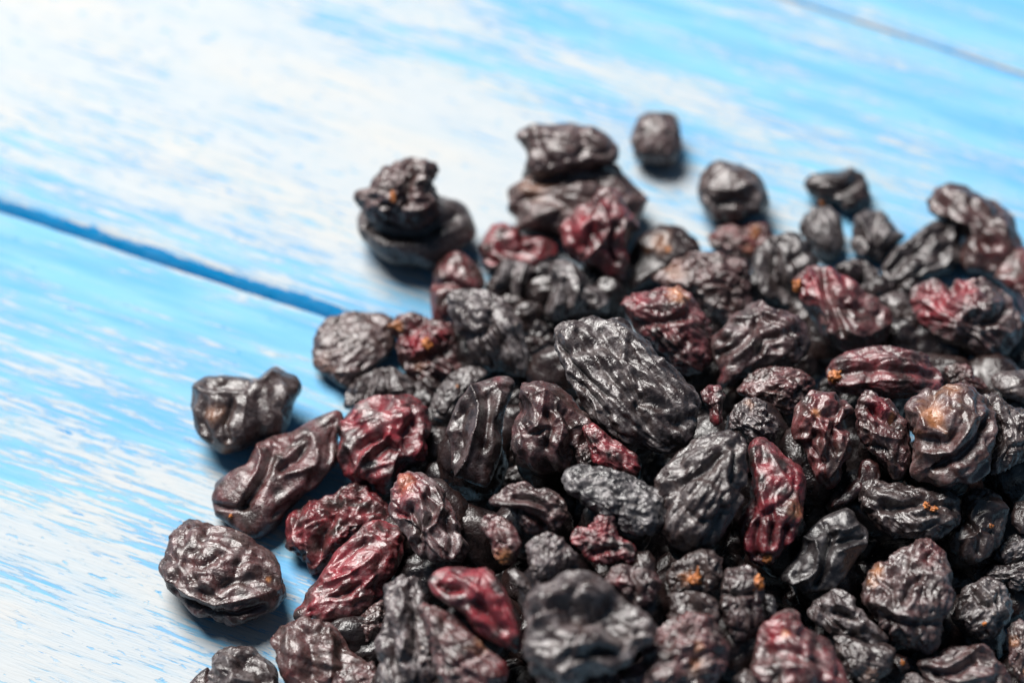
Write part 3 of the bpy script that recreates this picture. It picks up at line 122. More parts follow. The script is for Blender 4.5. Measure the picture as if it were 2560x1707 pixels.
 ('blurred grey-black raisin at the bottom left, cut by the lower edge','fold',(-37.24,-66.23,3.59),[(-4.56,0.94),(-4.38,2.73),(-3.49,4.16),(-2.06,4.78),(-0.27,4.69),(1.51,4.16),(3.29,3.26),(4.36,2.37),(5.08,0.94),(5.43,-0.84),(5.43,-2.62),(0.08,-4.41),(-4.38,-4.05),(-4.73,-1.55)],4.31,0.45,(0,0.2,0.4),0.9,[],[(-1.4,0.89,[(0.44,2.73),(2.22,2.01),(3.29,0.23)]),(0.9,0.61,[(2.94,2.73),(4.18,0.94),(4.54,-1.2)]),(0.7,0.71,[(-2.42,3.98),(-0.99,1.84),(-1.35,-0.84)])],[]),
 ('glassy bright red raisin skin left of the big greenish-black one','smooth',(-4.3,-66.88,22.66),[(-6.99,2.88),(-5.97,4.07),(-3.91,4.59),(-1.35,4.59),(0.87,4.76),(1.73,4.25),(2.58,2.71),(3.61,1.17),(4.47,-0.54),(5.32,-1.91),(5.49,-3.96),(5.83,-5.67),(4.98,-6.53),(3.78,-5.84),(2.24,-4.99),(0.19,-4.3),(-2.2,-1.74),(-4.77,-0.03),(-6.31,1.17)],3.12,0.36,(1.0,0,0.3),0.9,[(-2.2,3.22,3.42,'red',0.4)],[(1.1,0.34,[(0.87,4.42),(1.9,2.54),(3.27,0.31),(4.47,-2.25),(4.98,-4.3)]),(-1.3,0.75,[(0.02,-0.03),(1.56,-1.23),(2.93,-3.11)]),(-1.4,0.58,[(-5.28,2.54),(-4.26,2.02),(-2.89,2.02)]),(0.7,0.41,[(-3.91,3.9),(-1.52,2.88),(-0.15,1.51)]),(0.6,0.34,[(0.02,3.9),(-0.49,2.19),(0.19,0.83)])],[]),
 ('black raisin with an orange stem thorn sticking up','net',(24.72,-60.23,20.17),[(-3.99,0.05),(-2.77,1.45),(-0.86,2.49),(0.88,3.19),(2.63,3.01),(3.67,1.97),(3.67,0.4),(3.15,-1.34),(2.28,-2.56),(0.01,-2.56),(-1.73,-2.73),(-3.47,-2.73),(-3.99,-1.34)],2.55,0.36,(0,0.3,0.2),1.1,[(-1.38,-0.29,1.05,'tan',0.5)],[(-1.0,0.45,[(0.36,1.45),(1.23,0.05),(0.88,-1.34)]),(0.8,0.31,[(1.23,2.84),(1.58,1.27),(2.45,-0.64)])],[(-0.25,-0.56,0.79,0.65),('spike',-0.16,-0.29,0.22,1.36)]),
 ('dark raisin with a cream crease directly under the orange-thorn one','fold',(23.9,-66.27,20.1),[(-3.24,1.86),(-1.86,2.46),(-0.14,2.46),(1.93,2.29),(3.48,1.34),(3.82,-0.38),(3.48,-1.76),(2.27,-2.1),(0.55,-1.93),(-1.17,-2.28),(-2.89,-2.62),(-3.76,-2.1),(-3.07,-0.04)],2.38,0.405,(0,0.2,0.25),1.0,[],[(1.0,0.34,[(0.38,1.68),(1.75,0.82),(2.79,-0.9)]),(-1.0,0.38,[(-0.48,1.34),(0.89,-0.04),(1.58,-1.41)])],[]),
 ('tiny slate-blue raisin behind the orange-studded one','smooth',(34.94,-62.38,15.63),[(-0.64,1.71),(0.41,1.54),(1.11,0.14),(0.76,-1.26),(-0.47,-1.79),(-0.99,-0.21)],0.89,0.36,(0,-0.2,0.4),0.8,[],[],[]),
 ('dark upright raisin studded with an oval orange stem end at its upper right','net',(30.81,-64.19,19.01),[(-2.95,2.55),(-1.91,4.29),(-0.35,4.98),(1.21,4.63),(2.25,3.94),(2.95,2.73),(2.95,1.17),(2.77,-0.74),(2.95,-1.95),(2.25,-3.68),(0.87,-4.9),(-0.69,-5.24),(-1.91,-4.38),(-2.6,-2.64),(-2.95,-0.22)],3.01,0.27,(0.05,0.15,0.35),1.0,[],[(-1.0,0.35,[(-2.6,1.34),(-0.52,1.34),(1.39,1.51)]),(0.8,0.28,[(-0.0,0.82),(0.69,-1.08),(0.52,-3.68)]),(-0.7,0.28,[(1.04,0.47),(1.56,-1.43),(1.21,-3.34)])],[(2.08,2.73,0.65,0.97)]),
 ('smooth slate-black long raisin with crisp folds below the two-dotted one','smooth',(43.37,-53.59,16.11),[(-6.75,-3.01),(-5.32,-1.41),(-3.72,0.37),(-3.37,1.97),(-1.94,3.4),(-0.34,4.82),(1.26,5.53),(3.04,6.33),(4.11,5.53),(4.46,4.29),(5.71,3.4),(6.07,2.15),(5.18,0.73),(4.11,-0.7),(2.86,-2.12),(2.15,-3.72),(0.55,-4.97),(-1.23,-5.32),(-3.37,-5.5),(-5.15,-4.26),(-6.57,-3.9)],3.32,0.45,(0,-0.2,0.3),0.8,[],[(1.3,0.32,[(-3.37,1.97),(-1.76,1.62),(-1.5,0.01),(-1.94,-1.94),(-3.19,-3.19),(-5.15,-3.72)]),(-1.5,0.5,[(-0.52,3.93),(0.55,2.51),(-0.52,0.01),(-1.05,-2.48),(-1.94,-4.08)]),(1.1,0.32,[(-0.52,4.29),(-0.16,3.22),(2.15,3.22),(4.11,3.75)]),(-0.9,0.43,[(0.55,1.44),(2.86,1.97),(5.0,2.15)]),(0.7,0.39,[(1.26,0.37),(3.04,1.08),(5.18,1.44)]),(-0.7,0.53,[(-4.08,-1.05),(-4.79,-2.48)])],[]),
 ('shiny silver-grey cracked raisin left of the large knobbly one at lower right','fold',(45.3,-63.19,13.94),[(-5.14,1.1),(-4.44,2.5),(-3.04,3.2),(-1.46,3.9),(-0.23,3.55),(1.35,3.03),(1.53,1.97),(2.23,1.27),(3.28,-0.13),(4.69,-1.36),(5.92,-2.59),(5.21,-3.47),(3.64,-3.64),(2.23,-3.47),(0.83,-2.59),(-0.93,-2.59),(-2.33,-1.54),(-3.74,-0.84),(-4.79,0.04)],2.33,0.405,(0.03,0.1,0.75),1.1,[],[(-1.2,0.46,[(-1.63,1.27),(-0.23,0.92),(1.18,0.22)]),(0.8,0.32,[(-1.81,3.73),(-1.46,2.15),(1.0,1.27)]),(0.8,0.35,[(1.53,0.22),(3.11,-1.19),(5.21,-2.77)]),(-0.8,0.28,[(-3.39,1.97),(-2.16,0.04),(-0.58,-1.36)]),(0.6,0.32,[(1.88,1.27),(1.18,-0.13),(1.7,-2.06)])],[]),
 ('dark grey raisin under the shiny silver-grey cracked one','net',(47.28,-69.51,13.52),[(-4.11,2.85),(-2.72,3.19),(-1.16,2.67),(0.58,1.98),(2.83,1.98),(4.4,1.28),(4.05,0.07),(3.53,-1.32),(2.49,-2.01),(1.45,-3.06),(-0.29,-3.75),(-2.37,-1.67),(-3.76,0.76)],2.83,0.45,(0,0.15,0.3),0.9,[(0.58,-2.36,1.39,'tan',0.2)],[],[]),
 ('tiny black raisin with one orange speck under the large knobbly one','smooth',(52.48,-68.07,10.69),[(-1.21,0.86),(-0.16,1.21),(1.06,0.68),(1.24,-0.72),(0.19,-1.24),(-1.04,-0.72)],1.13,0.45,(0,0.1,0),0.8,[],[],[(0.19,0.07,0.28,0.42)]),
 ('round black raisin with shiny puckers right of the large knobbly one','net',(64.99,-58.96,10.41),[(-3.34,1.71),(-2.45,2.95),(-1.38,3.67),(0.4,4.2),(2.01,4.02),(3.25,2.95),(3.97,1.35),(4.15,-0.25),(3.43,-1.5),(2.54,-2.75),(0.76,-4.0),(-0.85,-4.35),(-2.45,-3.46),(-3.7,-2.39),(-4.41,-1.15),(-3.7,0.28)],3.56,0.36,(0,0.1,0.5),1.0,[],[(0.8,0.32,[(-0.67,3.31),(0.76,1.71),(0.94,-0.43)]),(-1.0,0.39,[(-1.56,2.42),(-0.49,0.82),(0.4,0.82)]),(0.7,0.29,[(2.18,3.49),(1.83,1.17),(2.9,-0.43)])],[(-0.67,-1.56,0.28,0.28)]),
 ('large knobbly grey-brown raisin with a reddish-brown top at lower right','net',(54.47,-59.32,14.12),[(-6.78,0.32),(-6.25,1.91),(-5.54,3.32),(-4.3,4.21),(-2.89,4.38),(-1.3,5.62),(0.12,6.68),(1.53,7.21),(2.94,7.3),(4.18,6.68),(4.89,5.44),(5.42,3.68),(5.42,1.73),(5.6,-0.04),(5.24,-1.63),(4.18,-3.04),(3.83,-4.81),(3.12,-6.75),(1.88,-7.81),(0.29,-7.46),(-1.3,-6.58),(-2.89,-5.52),(-4.48,-4.1),(-5.72,-2.33),(-6.6,-0.92)],5.37,0.405,(0.1,0.35,0.5),1.15,[(2.77,5.97,2.12,'red',0.35),(-4.83,3.68,1.06,'tan',0.55),(-5.72,2.09,0.71,'tan',0.4)],[(-1.1,0.53,[(-1.65,-0.21),(-0.59,1.91),(0.82,2.97)]),(0.8,0.42,[(-5.72,-0.57),(-3.95,-1.1),(-2.54,-1.98),(0.12,-2.33)]),(-1.1,0.42,[(-5.19,-1.98),(-2.54,-3.04),(0.47,-3.39),(3.12,-3.39)]),(0.7,0.39,[(-1.47,-1.98),(0.12,-3.39),(2.24,-3.57)]),(-0.8,0.35,[(-4.48,2.26),(-3.07,1.2),(-3.24,-0.57)])],[]),
 ('small brown raisin wedged right of the pinkish-red oblong one','net',(-20.33,-57.9,5.29),[(-3.74,0.1),(-1.75,0.46),(0.42,2.27),(2.22,3.35),(2.76,1.91),(2.58,0.28),(1.5,-1.52),(0.42,-2.61),(-1.57,-2.25),(-3.19,-1.34)],1.78,0.45,(0.1,0.5,0.3),0.9,[(-1.57,0.28,0.27,'tan',0.8)],[],[]),
 ('blurred brown raisin in front of the pinkish-red oblong one at lower left','fold',(-26.78,-64.21,5.26),[(-6.82,3.49),(-5.39,4.56),(-3.97,5.63),(-2.36,6.17),(-0.04,5.99),(1.56,5.27),(2.81,4.02),(3.71,2.6),(4.95,1.35),(7.1,0.1),(7.45,-1.33),(6.56,-3.47),(3.88,-5.25),(-1.47,-5.61),(-4.32,-4.18),(-5.04,-1.69),(-5.93,0.1),(-6.11,1.7)],4.32,0.405,(0.12,0.55,0.3),0.9,[(-3.61,-1.33,1.43,'red',0.3)],[(-1.4,1.07,[(-1.47,3.67),(-0.58,1.35),(-0.93,-1.33)]),(0.9,0.89,[(-4.32,4.92),(-3.97,2.06),(-3.25,-0.79)]),(0.8,0.79,[(1.56,4.92),(2.46,1.88),(2.1,-1.33)]),(-1.0,0.89,[(3.53,1.53),(3.88,-0.79),(3.53,-2.76)])],[]),
 ('blurred brownish raisin at the bottom edge between the two larger blurred ones','fold',(-21.02,-69.56,7.92),[(-2.91,1.58),(-0.46,2.46),(2.0,2.99),(2.88,1.58),(3.41,-0.53),(2.35,-2.28),(-2.39,-2.63),(-3.62,-0.17)],2.38,0.45,(0.15,0.4,0.4),0.9,[],[],[]),
 ('blurred tan-brown raisin lying along the lower side of the glassy red one','long',(-6.63,-73.76,20.05),[(-5.92,6.94),(-3.55,6.43),(-1.17,5.24),(0.69,3.88),(2.39,2.35),(3.75,1.0),(4.59,0.15),(5.78,-0.87),(6.29,-1.89),(5.95,-3.24),(4.59,-4.6),(-1.51,-5.62),(-3.21,-2.23),(-4.57,2.86)],3.16,0.405,(0.2,0.55,0.45),1.0,[(3.07,2.02,1.53,'tan',0.35),(5.27,-1.38,1.36,'red',0.7)],[],[]),
 ('blurred lilac-grey raisin with knotted ridges at the lower edge','net',(-13.8,-68.88,16.24),[(-3.53,6.61),(-3.18,7.82),(-1.8,8.51),(-0.42,8.86),(0.97,8.43),(1.83,7.3),(2.17,5.4),(2.87,3.16),(3.73,1.09),(4.59,-0.99),(4.94,-3.06),(4.77,-5.25),(3.73,-6.86),(-3.18,-6.86),(-4.22,-3.23),(-4.39,-1.16),(-4.22,1.09),(-3.18,2.81),(-3.01,4.54)],3.79,0.36,(0.05,0.1,0.8),1.2,[],[(1.0,0.59,[(-1.45,8.0),(-0.42,5.4),(-1.45,3.16),(-0.42,1.09),(-1.11,-1.5)]),(-1.2,0.59,[(0.79,6.27),(1.48,3.16),(0.97,0.22)]),(0.9,0.59,[(2.0,6.27),(2.69,2.81),(3.04,-0.64)]),(-1.0,0.59,[(-2.49,1.09),(-2.32,-1.5),(-1.45,-3.75)])],[]),
 ('big greenish-black raisin with a grey rim in front at the bottom centre','fold',(8.92,-74.26,26.66),[(-7.76,3.08),(-7.09,4.42),(-5.58,5.59),(-3.58,6.59),(-1.58,7.26),(0.43,7.34),(2.26,6.76),(3.6,5.92),(5.1,4.92),(6.44,3.58),(7.94,2.08),(9.45,0.75),(9.95,-0.26),(9.11,-1.93),(7.78,-3.1),(6.44,-4.43),(4.44,-5.1),(1.43,-5.43),(-1.08,-6.27),(-2.75,-7.61),(-4.42,-8.61),(-5.75,-7.27),(-6.59,-4.27),(-7.25,-1.59),(-7.59,0.75)],5.91,0.36,(-0.1,0.25,0.5),1.05,[],[(-4.2,2.0,[(-1.08,2.75),(1.43,3.42),(3.93,2.75),(5.6,0.24)]),(1.1,0.84,[(-6.92,-3.1),(-6.25,1.08),(-4.92,3.92),(-2.24,5.92),(0.59,6.26),(3.1,5.25)]),(0.7,1.0,[(-1.08,0.24),(1.43,0.58),(3.1,-0.59)]),(-1.2,1.0,[(2.26,-1.93),(4.77,-2.76),(7.27,-1.93)]),(0.8,0.84,[(-3.58,-4.27),(-1.08,-3.93),(2.26,-3.93)])],[]),
 ('pinkish-brown blurred raisin peeking over the bottom edge at the centre','net',(11.04,-76.68,17.72),[(-3.92,0.18),(-2.23,1.53),(0.31,1.87),(2.86,1.7),(3.88,0.69),(4.04,-1.18),(-3.92,-1.86)],1.66,0.45,(0.3,0.5,0.5),0.9,[],[],[]),
 ('blurred pinkish-brown wrinkled raisin right of the big greenish-black one','net',(21.97,-75.05,21.55),[(-4.77,1.53),(-3.76,2.88),(-2.24,4.23),(-0.55,5.07),(1.3,5.74),(3.16,5.74),(4.51,5.07),(5.69,3.38),(6.23,1.7),(6.53,-0.33),(5.35,-2.01),(3.67,-4.04),(-1.39,-5.05),(-3.92,-4.38),(-7.13,-4.04),(-8.14,-2.35),(-6.45,-0.83),(-5.1,0.18)],4.18,0.405,(0.25,0.5,0.45),1.1,[(2.15,1.87,0.76,'tan',0.6),(1.64,0.01,0.84,'tan',0.6),(3.67,1.53,0.84,'red',0.5)],[],[]),
 ('dark grey raisin at the bottom edge left of the blurred red-topped one','smooth',(30.82,-75.93,17.0),[(-1.77,0.98),(-0.07,2.0),(1.63,1.49),(2.31,-0.38),(0.27,-1.91),(-2.11,-1.4)],1.64,0.45,(0,0.2,0.4),0.9,[],[],[]),
 ('blurred red-topped raisin at the bottom edge below the orange-studded one','fold',(37.45,-73.11,18.03),[(-5.07,3.16),(-4.73,4.36),(-3.53,5.55),(-2.34,6.41),(-0.8,6.49),(0.56,6.07),(1.25,4.87),(2.61,3.85),(4.32,2.82),(5.34,1.29),(6.37,-0.59),(7.05,-2.3),(6.71,-4.0),(1.93,-5.03),(-3.19,-5.03),(-5.24,-3.32),(-6.09,-0.76),(-5.75,1.29)],4.64,0.405,(0.35,0.3,0.4),1.0,[(-2.68,4.36,2.22,'red',0.9),(-1.65,4.36,0.55,'tan',0.9),(4.49,-1.61,2.56,'red',0.5)],[(0.9,0.68,[(-3.87,4.87),(-1.82,5.21),(0.22,4.87)]),(-1.4,0.85,[(-4.38,1.8),(-1.82,1.97),(0.22,1.46)]),(0.9,0.68,[(-1.82,0.09),(0.56,0.43),(1.76,-1.27)]),(-1.2,1.02,[(2.61,2.14),(3.29,-0.59),(2.95,-2.98)])],[]),
 ('brownish raisin at the right edge near the bottom corner','net',(69.75,-64.86,9.17),[(-1.92,2.62),(-1.21,3.51),(0.03,4.04),(1.44,3.68),(1.97,0.15),(1.44,-3.39),(-0.15,-4.45),(-1.21,-3.39),(-1.92,-1.62),(-1.74,0.68)],1.75,0.405,(0.1,0.5,0.4),0.9,[(-1.21,1.03,0.62,'tan',0.5),(0.03,-2.86,0.53,'tan',0.7)],[],[]),
 ('wide ridged grey-brown raisin at the bottom right corner','long',(61.49,-69.76,10.09),[(-6.83,1.9),(-5.43,2.43),(-3.69,2.78),(-1.94,3.82),(-0.54,4.17),(0.86,3.82),(1.91,4.35),(3.3,3.3),(4.53,1.73),(5.75,0.15),(6.1,-1.59),(5.05,-3.69),(-1.94,-3.69),(-5.43,-1.59)],3.07,0.45,(0.1,0.4,0.45),1.1,[],[(0.9,0.45,[(-6.13,1.55),(-3.34,1.2),(-0.54,2.6),(1.91,3.82)]),(-1.0,0.49,[(-4.74,0.5),(-1.94,0.85),(0.86,2.43)]),(0.8,0.45,[(-1.94,-0.54),(0.86,0.15),(3.3,0.5)])],[]),
 ('small pale-topped raisin at the bottom edge left of the wide ridged corner one','net',(54.26,-72.05,10.52),[(-1.98,0.77),(-1.11,1.81),(0.1,1.99),(1.32,0.95),(2.36,-0.27),(1.5,-1.66),(-1.63,-1.49)],1.66,0.45,(0,0.3,0.6),1.0,[],[],[]),
]
# raisins down in the gaps, sloped off the lamp's glare to stay dark: (centre, half length, half width, half depth, turn, slope)
GAP_RAISINS = [
 ((8.57,-69.44,18.22),5.62,4.78,4.45,0.56,0.1,'dark raisin buried in the pile, hidden underneath the others'),
 ((10.11,-76.07,11.42),5.27,3.92,3.72,0.75,0.1,'dark raisin buried in the pile, hidden underneath the others'),
 ((7.6,-71.65,4.88),5.63,4.46,4.06,2.62,0.1,'dark raisin buried in the pile, hidden underneath the others'),
 ((6.06,-60.92,18.06),5.73,4.63,3.94,0.34,0.1,'dark raisin buried in the pile, hidden underneath the others'),
 ((6.11,-56.81,11.11),5.48,4.94,4.33,1.24,0.1,'dark raisin buried in the pile, hidden underneath the others'),
 ((5.54,-61.05,4.42),4.67,4.07,3.7,0.99,0.1,'dark raisin buried in the pile, hidden underneath the others'),
 ((14.25,-50.47,17.44),5.43,4.68,4.16,2.28,0.1,'dark raisin buried in the pile, hidden underneath the others'),
 ((14.29,-44.28,10.62),5.25,4.49,3.99,0.7,0.1,'dark raisin buried in the pile, hidden underneath the others'),
 ((13.9,-49.28,4.01),5.75,4.2,3.91,1.47,0.1,'dark raisin buried in the pile, hidden underneath the others'),
 ((25.92,-48.71,15.71),5.38,4.53,4.17,0.86,0.1,'dark raisin buried in the pile, hidden underneath the others'),
 ((27.25,-43.38,9.16),5.34,3.79,3.69,1.65,0.1,'dark raisin buried in the pile, hidden underneath the others'),
 ((25.07,-50.4,3.55),6.19,5.36,4.58,2.03,0.1,'dark raisin buried in the pile, hidden underneath the others'),
 ((3.42,-50.86,17.93),5.26,3.89,3.78,0.32,0.1,'dark raisin buried in the pile, hidden underneath the others'),
 ((2.48,-45.7,11.36),5.66,4.74,4.04,0.25,0.1,'dark raisin buried in the pile, hidden underneath the others'),
 ((4.16,-50.15,4.38),5.79,4.56,4.27,0.07,0.1,'shadowed raisin deep in the gap right of the small dark grey raisin'),
 ((15.02,-29.61,15.68),5.78,4.47,4.11,1.5,0.1,'dark raisin buried in the pile, hidden underneath the others'),
 ((17.52,-26.16,9.01),5.64,4.32,3.87,0.74,0.1,'dark raisin buried in the pile, hidden underneath the others'),
 ((16.92,-20.73,3.19),6.13,4.83,4.12,2.15,0.1,'dark raisin buried in the pile, hidden underneath the others'),
 ((-5.68,-67.58,17.0),4.72,4.12,3.69,0.0,0.1,'dark raisin buried in the pile, hidden underneath the others'),
 ((-3.14,-62.18,10.65),5.13,4.2,3.89,1.43,0.1,'dark raisin buried in the pile, hidden underneath the others'),
 ((-4.55,-66.52,4.01),5.83,4.45,4.03,2.01,0.1,'dark raisin buried in the pile, hidden underneath the others'),
 ((13.57,-35.25,10.18),5.43,4.53,3.98,0.58,0.1,'dark raisin buried in the pile, hidden underneath the others'),
 ((13.81,-40.94,3.76),5.45,4.28,3.7,2.83,0.1,'dark raisin buried in the pile, hidden underneath the others'),
 ((15.62,-63.87,16.38),6.52,5.03,4.38,0.9,0.1,'dark raisin buried in the pile, hidden underneath the others'),
 ((14.87,-59.14,9.39),5.9,4.6,3.99,1.46,0.1,'dark raisin buried in the pile, hidden underneath the others'),
 ((17.63,-66.56,3.01),4.95,4.6,3.89,0.66,0.1,'dark raisin buried in the pile, hidden underneath the others'),
 ((-2.75,-55.99,3.18),5.31,4.53,4.1,2.66,0.1,'dark raisin buried in the pile, hidden underneath the others'),
 ((20.87,-75.3,14.31),6.01,4.74,4.56,2.43,0.1,'dark raisin buried in the pile, hidden underneath the others'),
 ((42.72,-36.22,14.06),6.3,5.01,4.53,1.85,0.1,'dark raisin buried in the pile, hidden underneath the others'),
 ((42.37,-30.25,7.03),5.69,4.49,3.92,0.82,0.1,'shadowed raisin deep in the gap below the brown translucent raisin'),
 ((5.77,-33.11,12.52),5.97,5.29,4.46,2.6,0.1,'dark raisin buried in the pile, hidden underneath the others'),
 ((5.57,-38.14,5.49),5.5,4.21,3.97,2.79,0.1,'dark raisin buried in the pile, hidden underneath the others'),
 ((35.27,-31.5,14.26),5.75,4.73,4.35,1.84,0.1,'dark raisin buried in the pile, hidden underneath the others'),
 ((33.1,-36.74,7.07),6.11,4.8,4.24,2.13,0.1,'shadowed raisin deep in the gap left of the glossy purple-red elongated raisin'),
 ((24.12,-60.72,14.09),6.03,4.92,4.63,2.32,0.1,'dark raisin buried in the pile, hidden underneath the others'),
 ((61.23,-36.01,12.34),5.22,4.38,3.74,0.22,0.1,'dark raisin buried in the pile, hidden underneath the others'),
 ((60.9,-30.24,5.8),6.05,4.42,4.05,0.92,0.1,'dark raisin buried in the pile, hidden underneath the others'),
 ((-6.67,-76.41,14.22),4.9,3.89,3.84,3.07,0.1,'dark raisin buried in the pile, hidden underneath the others'),
 ((-5.26,-76.13,3.44),6.42,5.25,4.44,2.63,0.1,'dark raisin buried in the pile, hidden underneath the others'),
 ((36.99,-48.18,13.09),5.75,4.39,4.23,1.66,0.1,'dark raisin buried in the pile, hidden underneath the others'),
 ((53.69,-34.12,13.74),5.03,3.96,3.84,1.72,0.1,'dark raisin buried in the pile, hidden underneath the others'),
 ((31.2,-67.51,13.27),5.39,4.59,3.87,2.49,0.1,'shadowed raisin deep in the gap below the dark upright raisin'),
 ((29.45,-62.48,6.54),5.2,4.27,4.14,1.73,0.1,'dark raisin buried in the pile, hidden underneath the others'),
 ((72.08,-34.86,11.82),6.19,5.14,4.33,1.7,0.1,'shadowed raisin deep in the gap below the black pleated raisin'),
 ((70.83,-28.44,4.41),6.14,4.5,4.49,1.35,0.1,'dark raisin buried in the pile, hidden underneath the others'),
 ((28.81,-28.03,6.89),5.73,3.95,3.91,1.63,0.1,'dark raisin buried in the pile, hidden underneath the others'),
 ((36.68,-72.69,10.74),6.3,5.0,4.23,0.05,0.1,'dark raisin buried in the pile, hidden underneath the others'),
 ((36.54,-65.85,3.53),5.79,4.52,4.36,3.04,0.1,'dark raisin buried in the pile, hidden underneath the others'),
 ((30.79,-78.52,11.87),6.28,4.55,4.33,1.2,0.1,'dark raisin buried in the pile, hidden underneath the others'),
 ((-13.23,-69.74,9.39),6.31,4.47,4.45,0.52,0.1,'dark raisin buried in the pile, hidden underneath the others'),
 ((-13.01,-61.09,3.58),6.69,4.89,4.62,0.73,0.1,'dark raisin buried in the pile, hidden underneath the others'),
 ((49.74,-41.47,11.75),5.77,4.43,3.9,2.66,0.1,'dark raisin buried in the pile, hidden underneath the others'),
 ((47.34,-37.3,4.61),6.61,5.01,4.57,0.57,0.1,'shadowed raisin deep in the gap below the unlit slim black raisin'),
 ((44.3,-54.08,9.51),6.5,5.03,4.56,2.26,0.1,'dark raisin buried in the pile, hidden underneath the others'),
 ((43.67,-45.77,3.1),5.68,4.6,4.01,0.17,0.1,'dark raisin buried in the pile, hidden underneath the others'),
 ((39.63,-23.75,10.29),5.01,4.52,3.88,2.12,0.1,'dark raisin buried in the pile, hidden underneath the others'),
 ((38.59,-18.45,3.55),6.1,4.2,4.16,1.62,0.1,'dark raisin buried in the pile, hidden underneath the others'),
 ((36.27,-57.95,4.2),4.71,3.87,3.76,0.15,0.1,'dark raisin buried in the pile, hidden underneath the others'),
 ((55.07,-46.13,2.89),4.83,3.9,3.72,0.22,0.1,'dark raisin buried in the pile, hidden underneath the others'),
 ((-10.48,-41.74,8.63),6.04,4.75,4.28,2.12,0.1,'dark raisin buried in the pile, hidden underneath the others'),
 ((-11.96,-48.95,3.21),6.2,4.37,4.15,0.75,0.1,'shadowed raisin deep in the gap left of the glassy bright red raisin'),
 ((-5.86,-31.13,8.4),5.86,5.09,4.42,2.03,0.1,'dark raisin buried in the pile, hidden underneath the others'),
 ((-3.92,-23.24,3.12),5.79,4.2,4.03,0.41,0.1,'dark raisin buried in the pile, hidden underneath the others'),
 ((53.64,-19.96,8.51),5.63,4.82,4.12,0.8,0.1,'dark raisin buried in the pile, hidden underneath the others'),
 ((55.01,-13.88,2.88),5.36,4.21,3.72,1.14,0.1,'dark raisin buried in the pile, hidden underneath the others'),
 ((54.03,-59.16,6.63),5.48,4.51,3.85,0.65,0.1,'dark raisin buried in the pile, hidden underneath the others'),
 ((45.42,-63.94,8.14),5.92,4.83,4.5,0.61,0.1,'dark raisin buried in the pile, hidden underneath the others'),
 ((47.49,-72.79,7.9),5.25,4.42,3.89,2.65,0.1,'dark raisin buried in the pile, hidden underneath the others'),
 ((36.05,-8.78,5.92),6.01,4.67,4.24,2.85,0.1,'dark raisin buried in the pile, hidden underneath the others'),
 ((23.98,-8.88,6.3),5.14,4.48,3.97,1.18,0.1,'dark raisin buried in the pile, hidden underneath the others'),
 ((73.61,-21.13,7.6),5.52,3.86,3.72,0.79,0.1,'dark raisin buried in the pile, hidden underneath the others'),
 ((73.38,-12.62,3.44),5.68,4.82,4.44,2.13,0.1,'dark raisin buried in the pile, hidden underneath the others'),
 ((65.45,-45.45,6.28),5.34,4.71,4.03,2.48,0.1,'dark raisin buried in the pile, hidden underneath the others'),
 ((-15.87,21.07,4.21),5.91,4.99,4.49,2.03,0.1,'dark raisin buried in the pile, hidden underneath the others'),
 ((63.9,-58.39,3.64),5.85,5.11,4.55,1.94,0.1,'dark raisin buried in the pile, hidden underneath the others'),
 ((8.1,34.71,3.44),6.51,4.68,4.43,0.43,0.1,'dark raisin buried in the pile, hidden underneath the others'),
 ((61.7,-69.81,3.62),6.42,5.38,4.63,0.37,0.1,'dark raisin buried in the pile, hidden underneath the others'),
 ((50.2,-2.96,3.45),5.79,4.53,4.45,3.06,0.1,'dark raisin buried in the pile, hidden underneath the others'),
 ((72.59,-41.2,3.93),6.65,4.7,4.62,2.63,0.1,'dark raisin buried in the pile, hidden underneath the others'),
 ((71.2,-65.86,4.52),5.05,3.73,3.71,0.19,0.1,'dark raisin buried in the pile, hidden underneath the others'),
 ((71.65,-51.14,3.57),6.04,4.64,4.6,0.52,0.1,'shadowed raisin deep in the gap below the flat streaky grey raisin'),
 ((-4.18,-5.22,3.15),5.15,4.17,4.07,0.31,0.1,'dark raisin buried in the pile, hidden underneath the others'),
 ((14.39,22.8,3.17),5.55,4.73,4.1,2.43,0.1,'dark raisin buried in the pile, hidden underneath the others'),
 ((-20.71,-70.54,2.91),5.18,3.79,3.75,2.94,0.1,'dark raisin buried in the pile, hidden underneath the others'),
 ((19.13,-27.93,1.5),2.39,2.19,1.64,-1.5,-0.135,'shadowed raisin deep in the gap above the bluish-grey oval raisin'),
 ((15.43,6.09,3.68),3.3,2.5,1.87,-1.18,-0.135,'shadowed raisin deep in the gap right of the right one of two black pleated raisin'),
 ((-4.25,-43.66,4.9),7.0,5.31,3.98,-0.59,-0.135,'shadowed raisin deep in the gap left of the small tan-pink raisin'),
 ((20.59,-43.65,3.75),4.78,3.71,2.78,-1.68,-0.135,'shadowed raisin deep in the gap above the shadowed black raisin'),
 ((-3.65,-32.79,1.9),3.08,2.29,1.72,-1.22,-0.135,'shadowed raisin deep in the gap above the small tan-pink raisin'),
 ((2.12,1.71,3.27),3.28,2.71,2.03,-2.46,-0.135,'shadowed raisin deep in the gap right of the grey shrivelled raisin'),
 ((-12.7,-16.17,2.73),3.17,2.55,1.91,-1.04,-0.135,'shadowed raisin deep in the gap left of the small fine-wrinkled grey raisin'),
 ((37.65,-49.16,1.19),2.99,2.18,1.64,-0.04,-0.135,'shadowed raisin deep in the gap above the tiny slate-blue raisin'),
 ((30.36,-42.83,2.67),3.84,2.95,2.21,-2.89,-0.135,'shadowed raisin deep in the gap above the dark upright raisin'),
 ((-19.61,-32.64,3.21),3.09,2.83,2.13,-2.29,-0.135,'shadowed raisin deep in the gap below the wine-red crumpled raisin'),
 ((-5.75,-34.05,2.73),3.9,3.12,2.34,-2.62,-0.135,'shadowed raisin deep in the gap below the black upright raisin'),
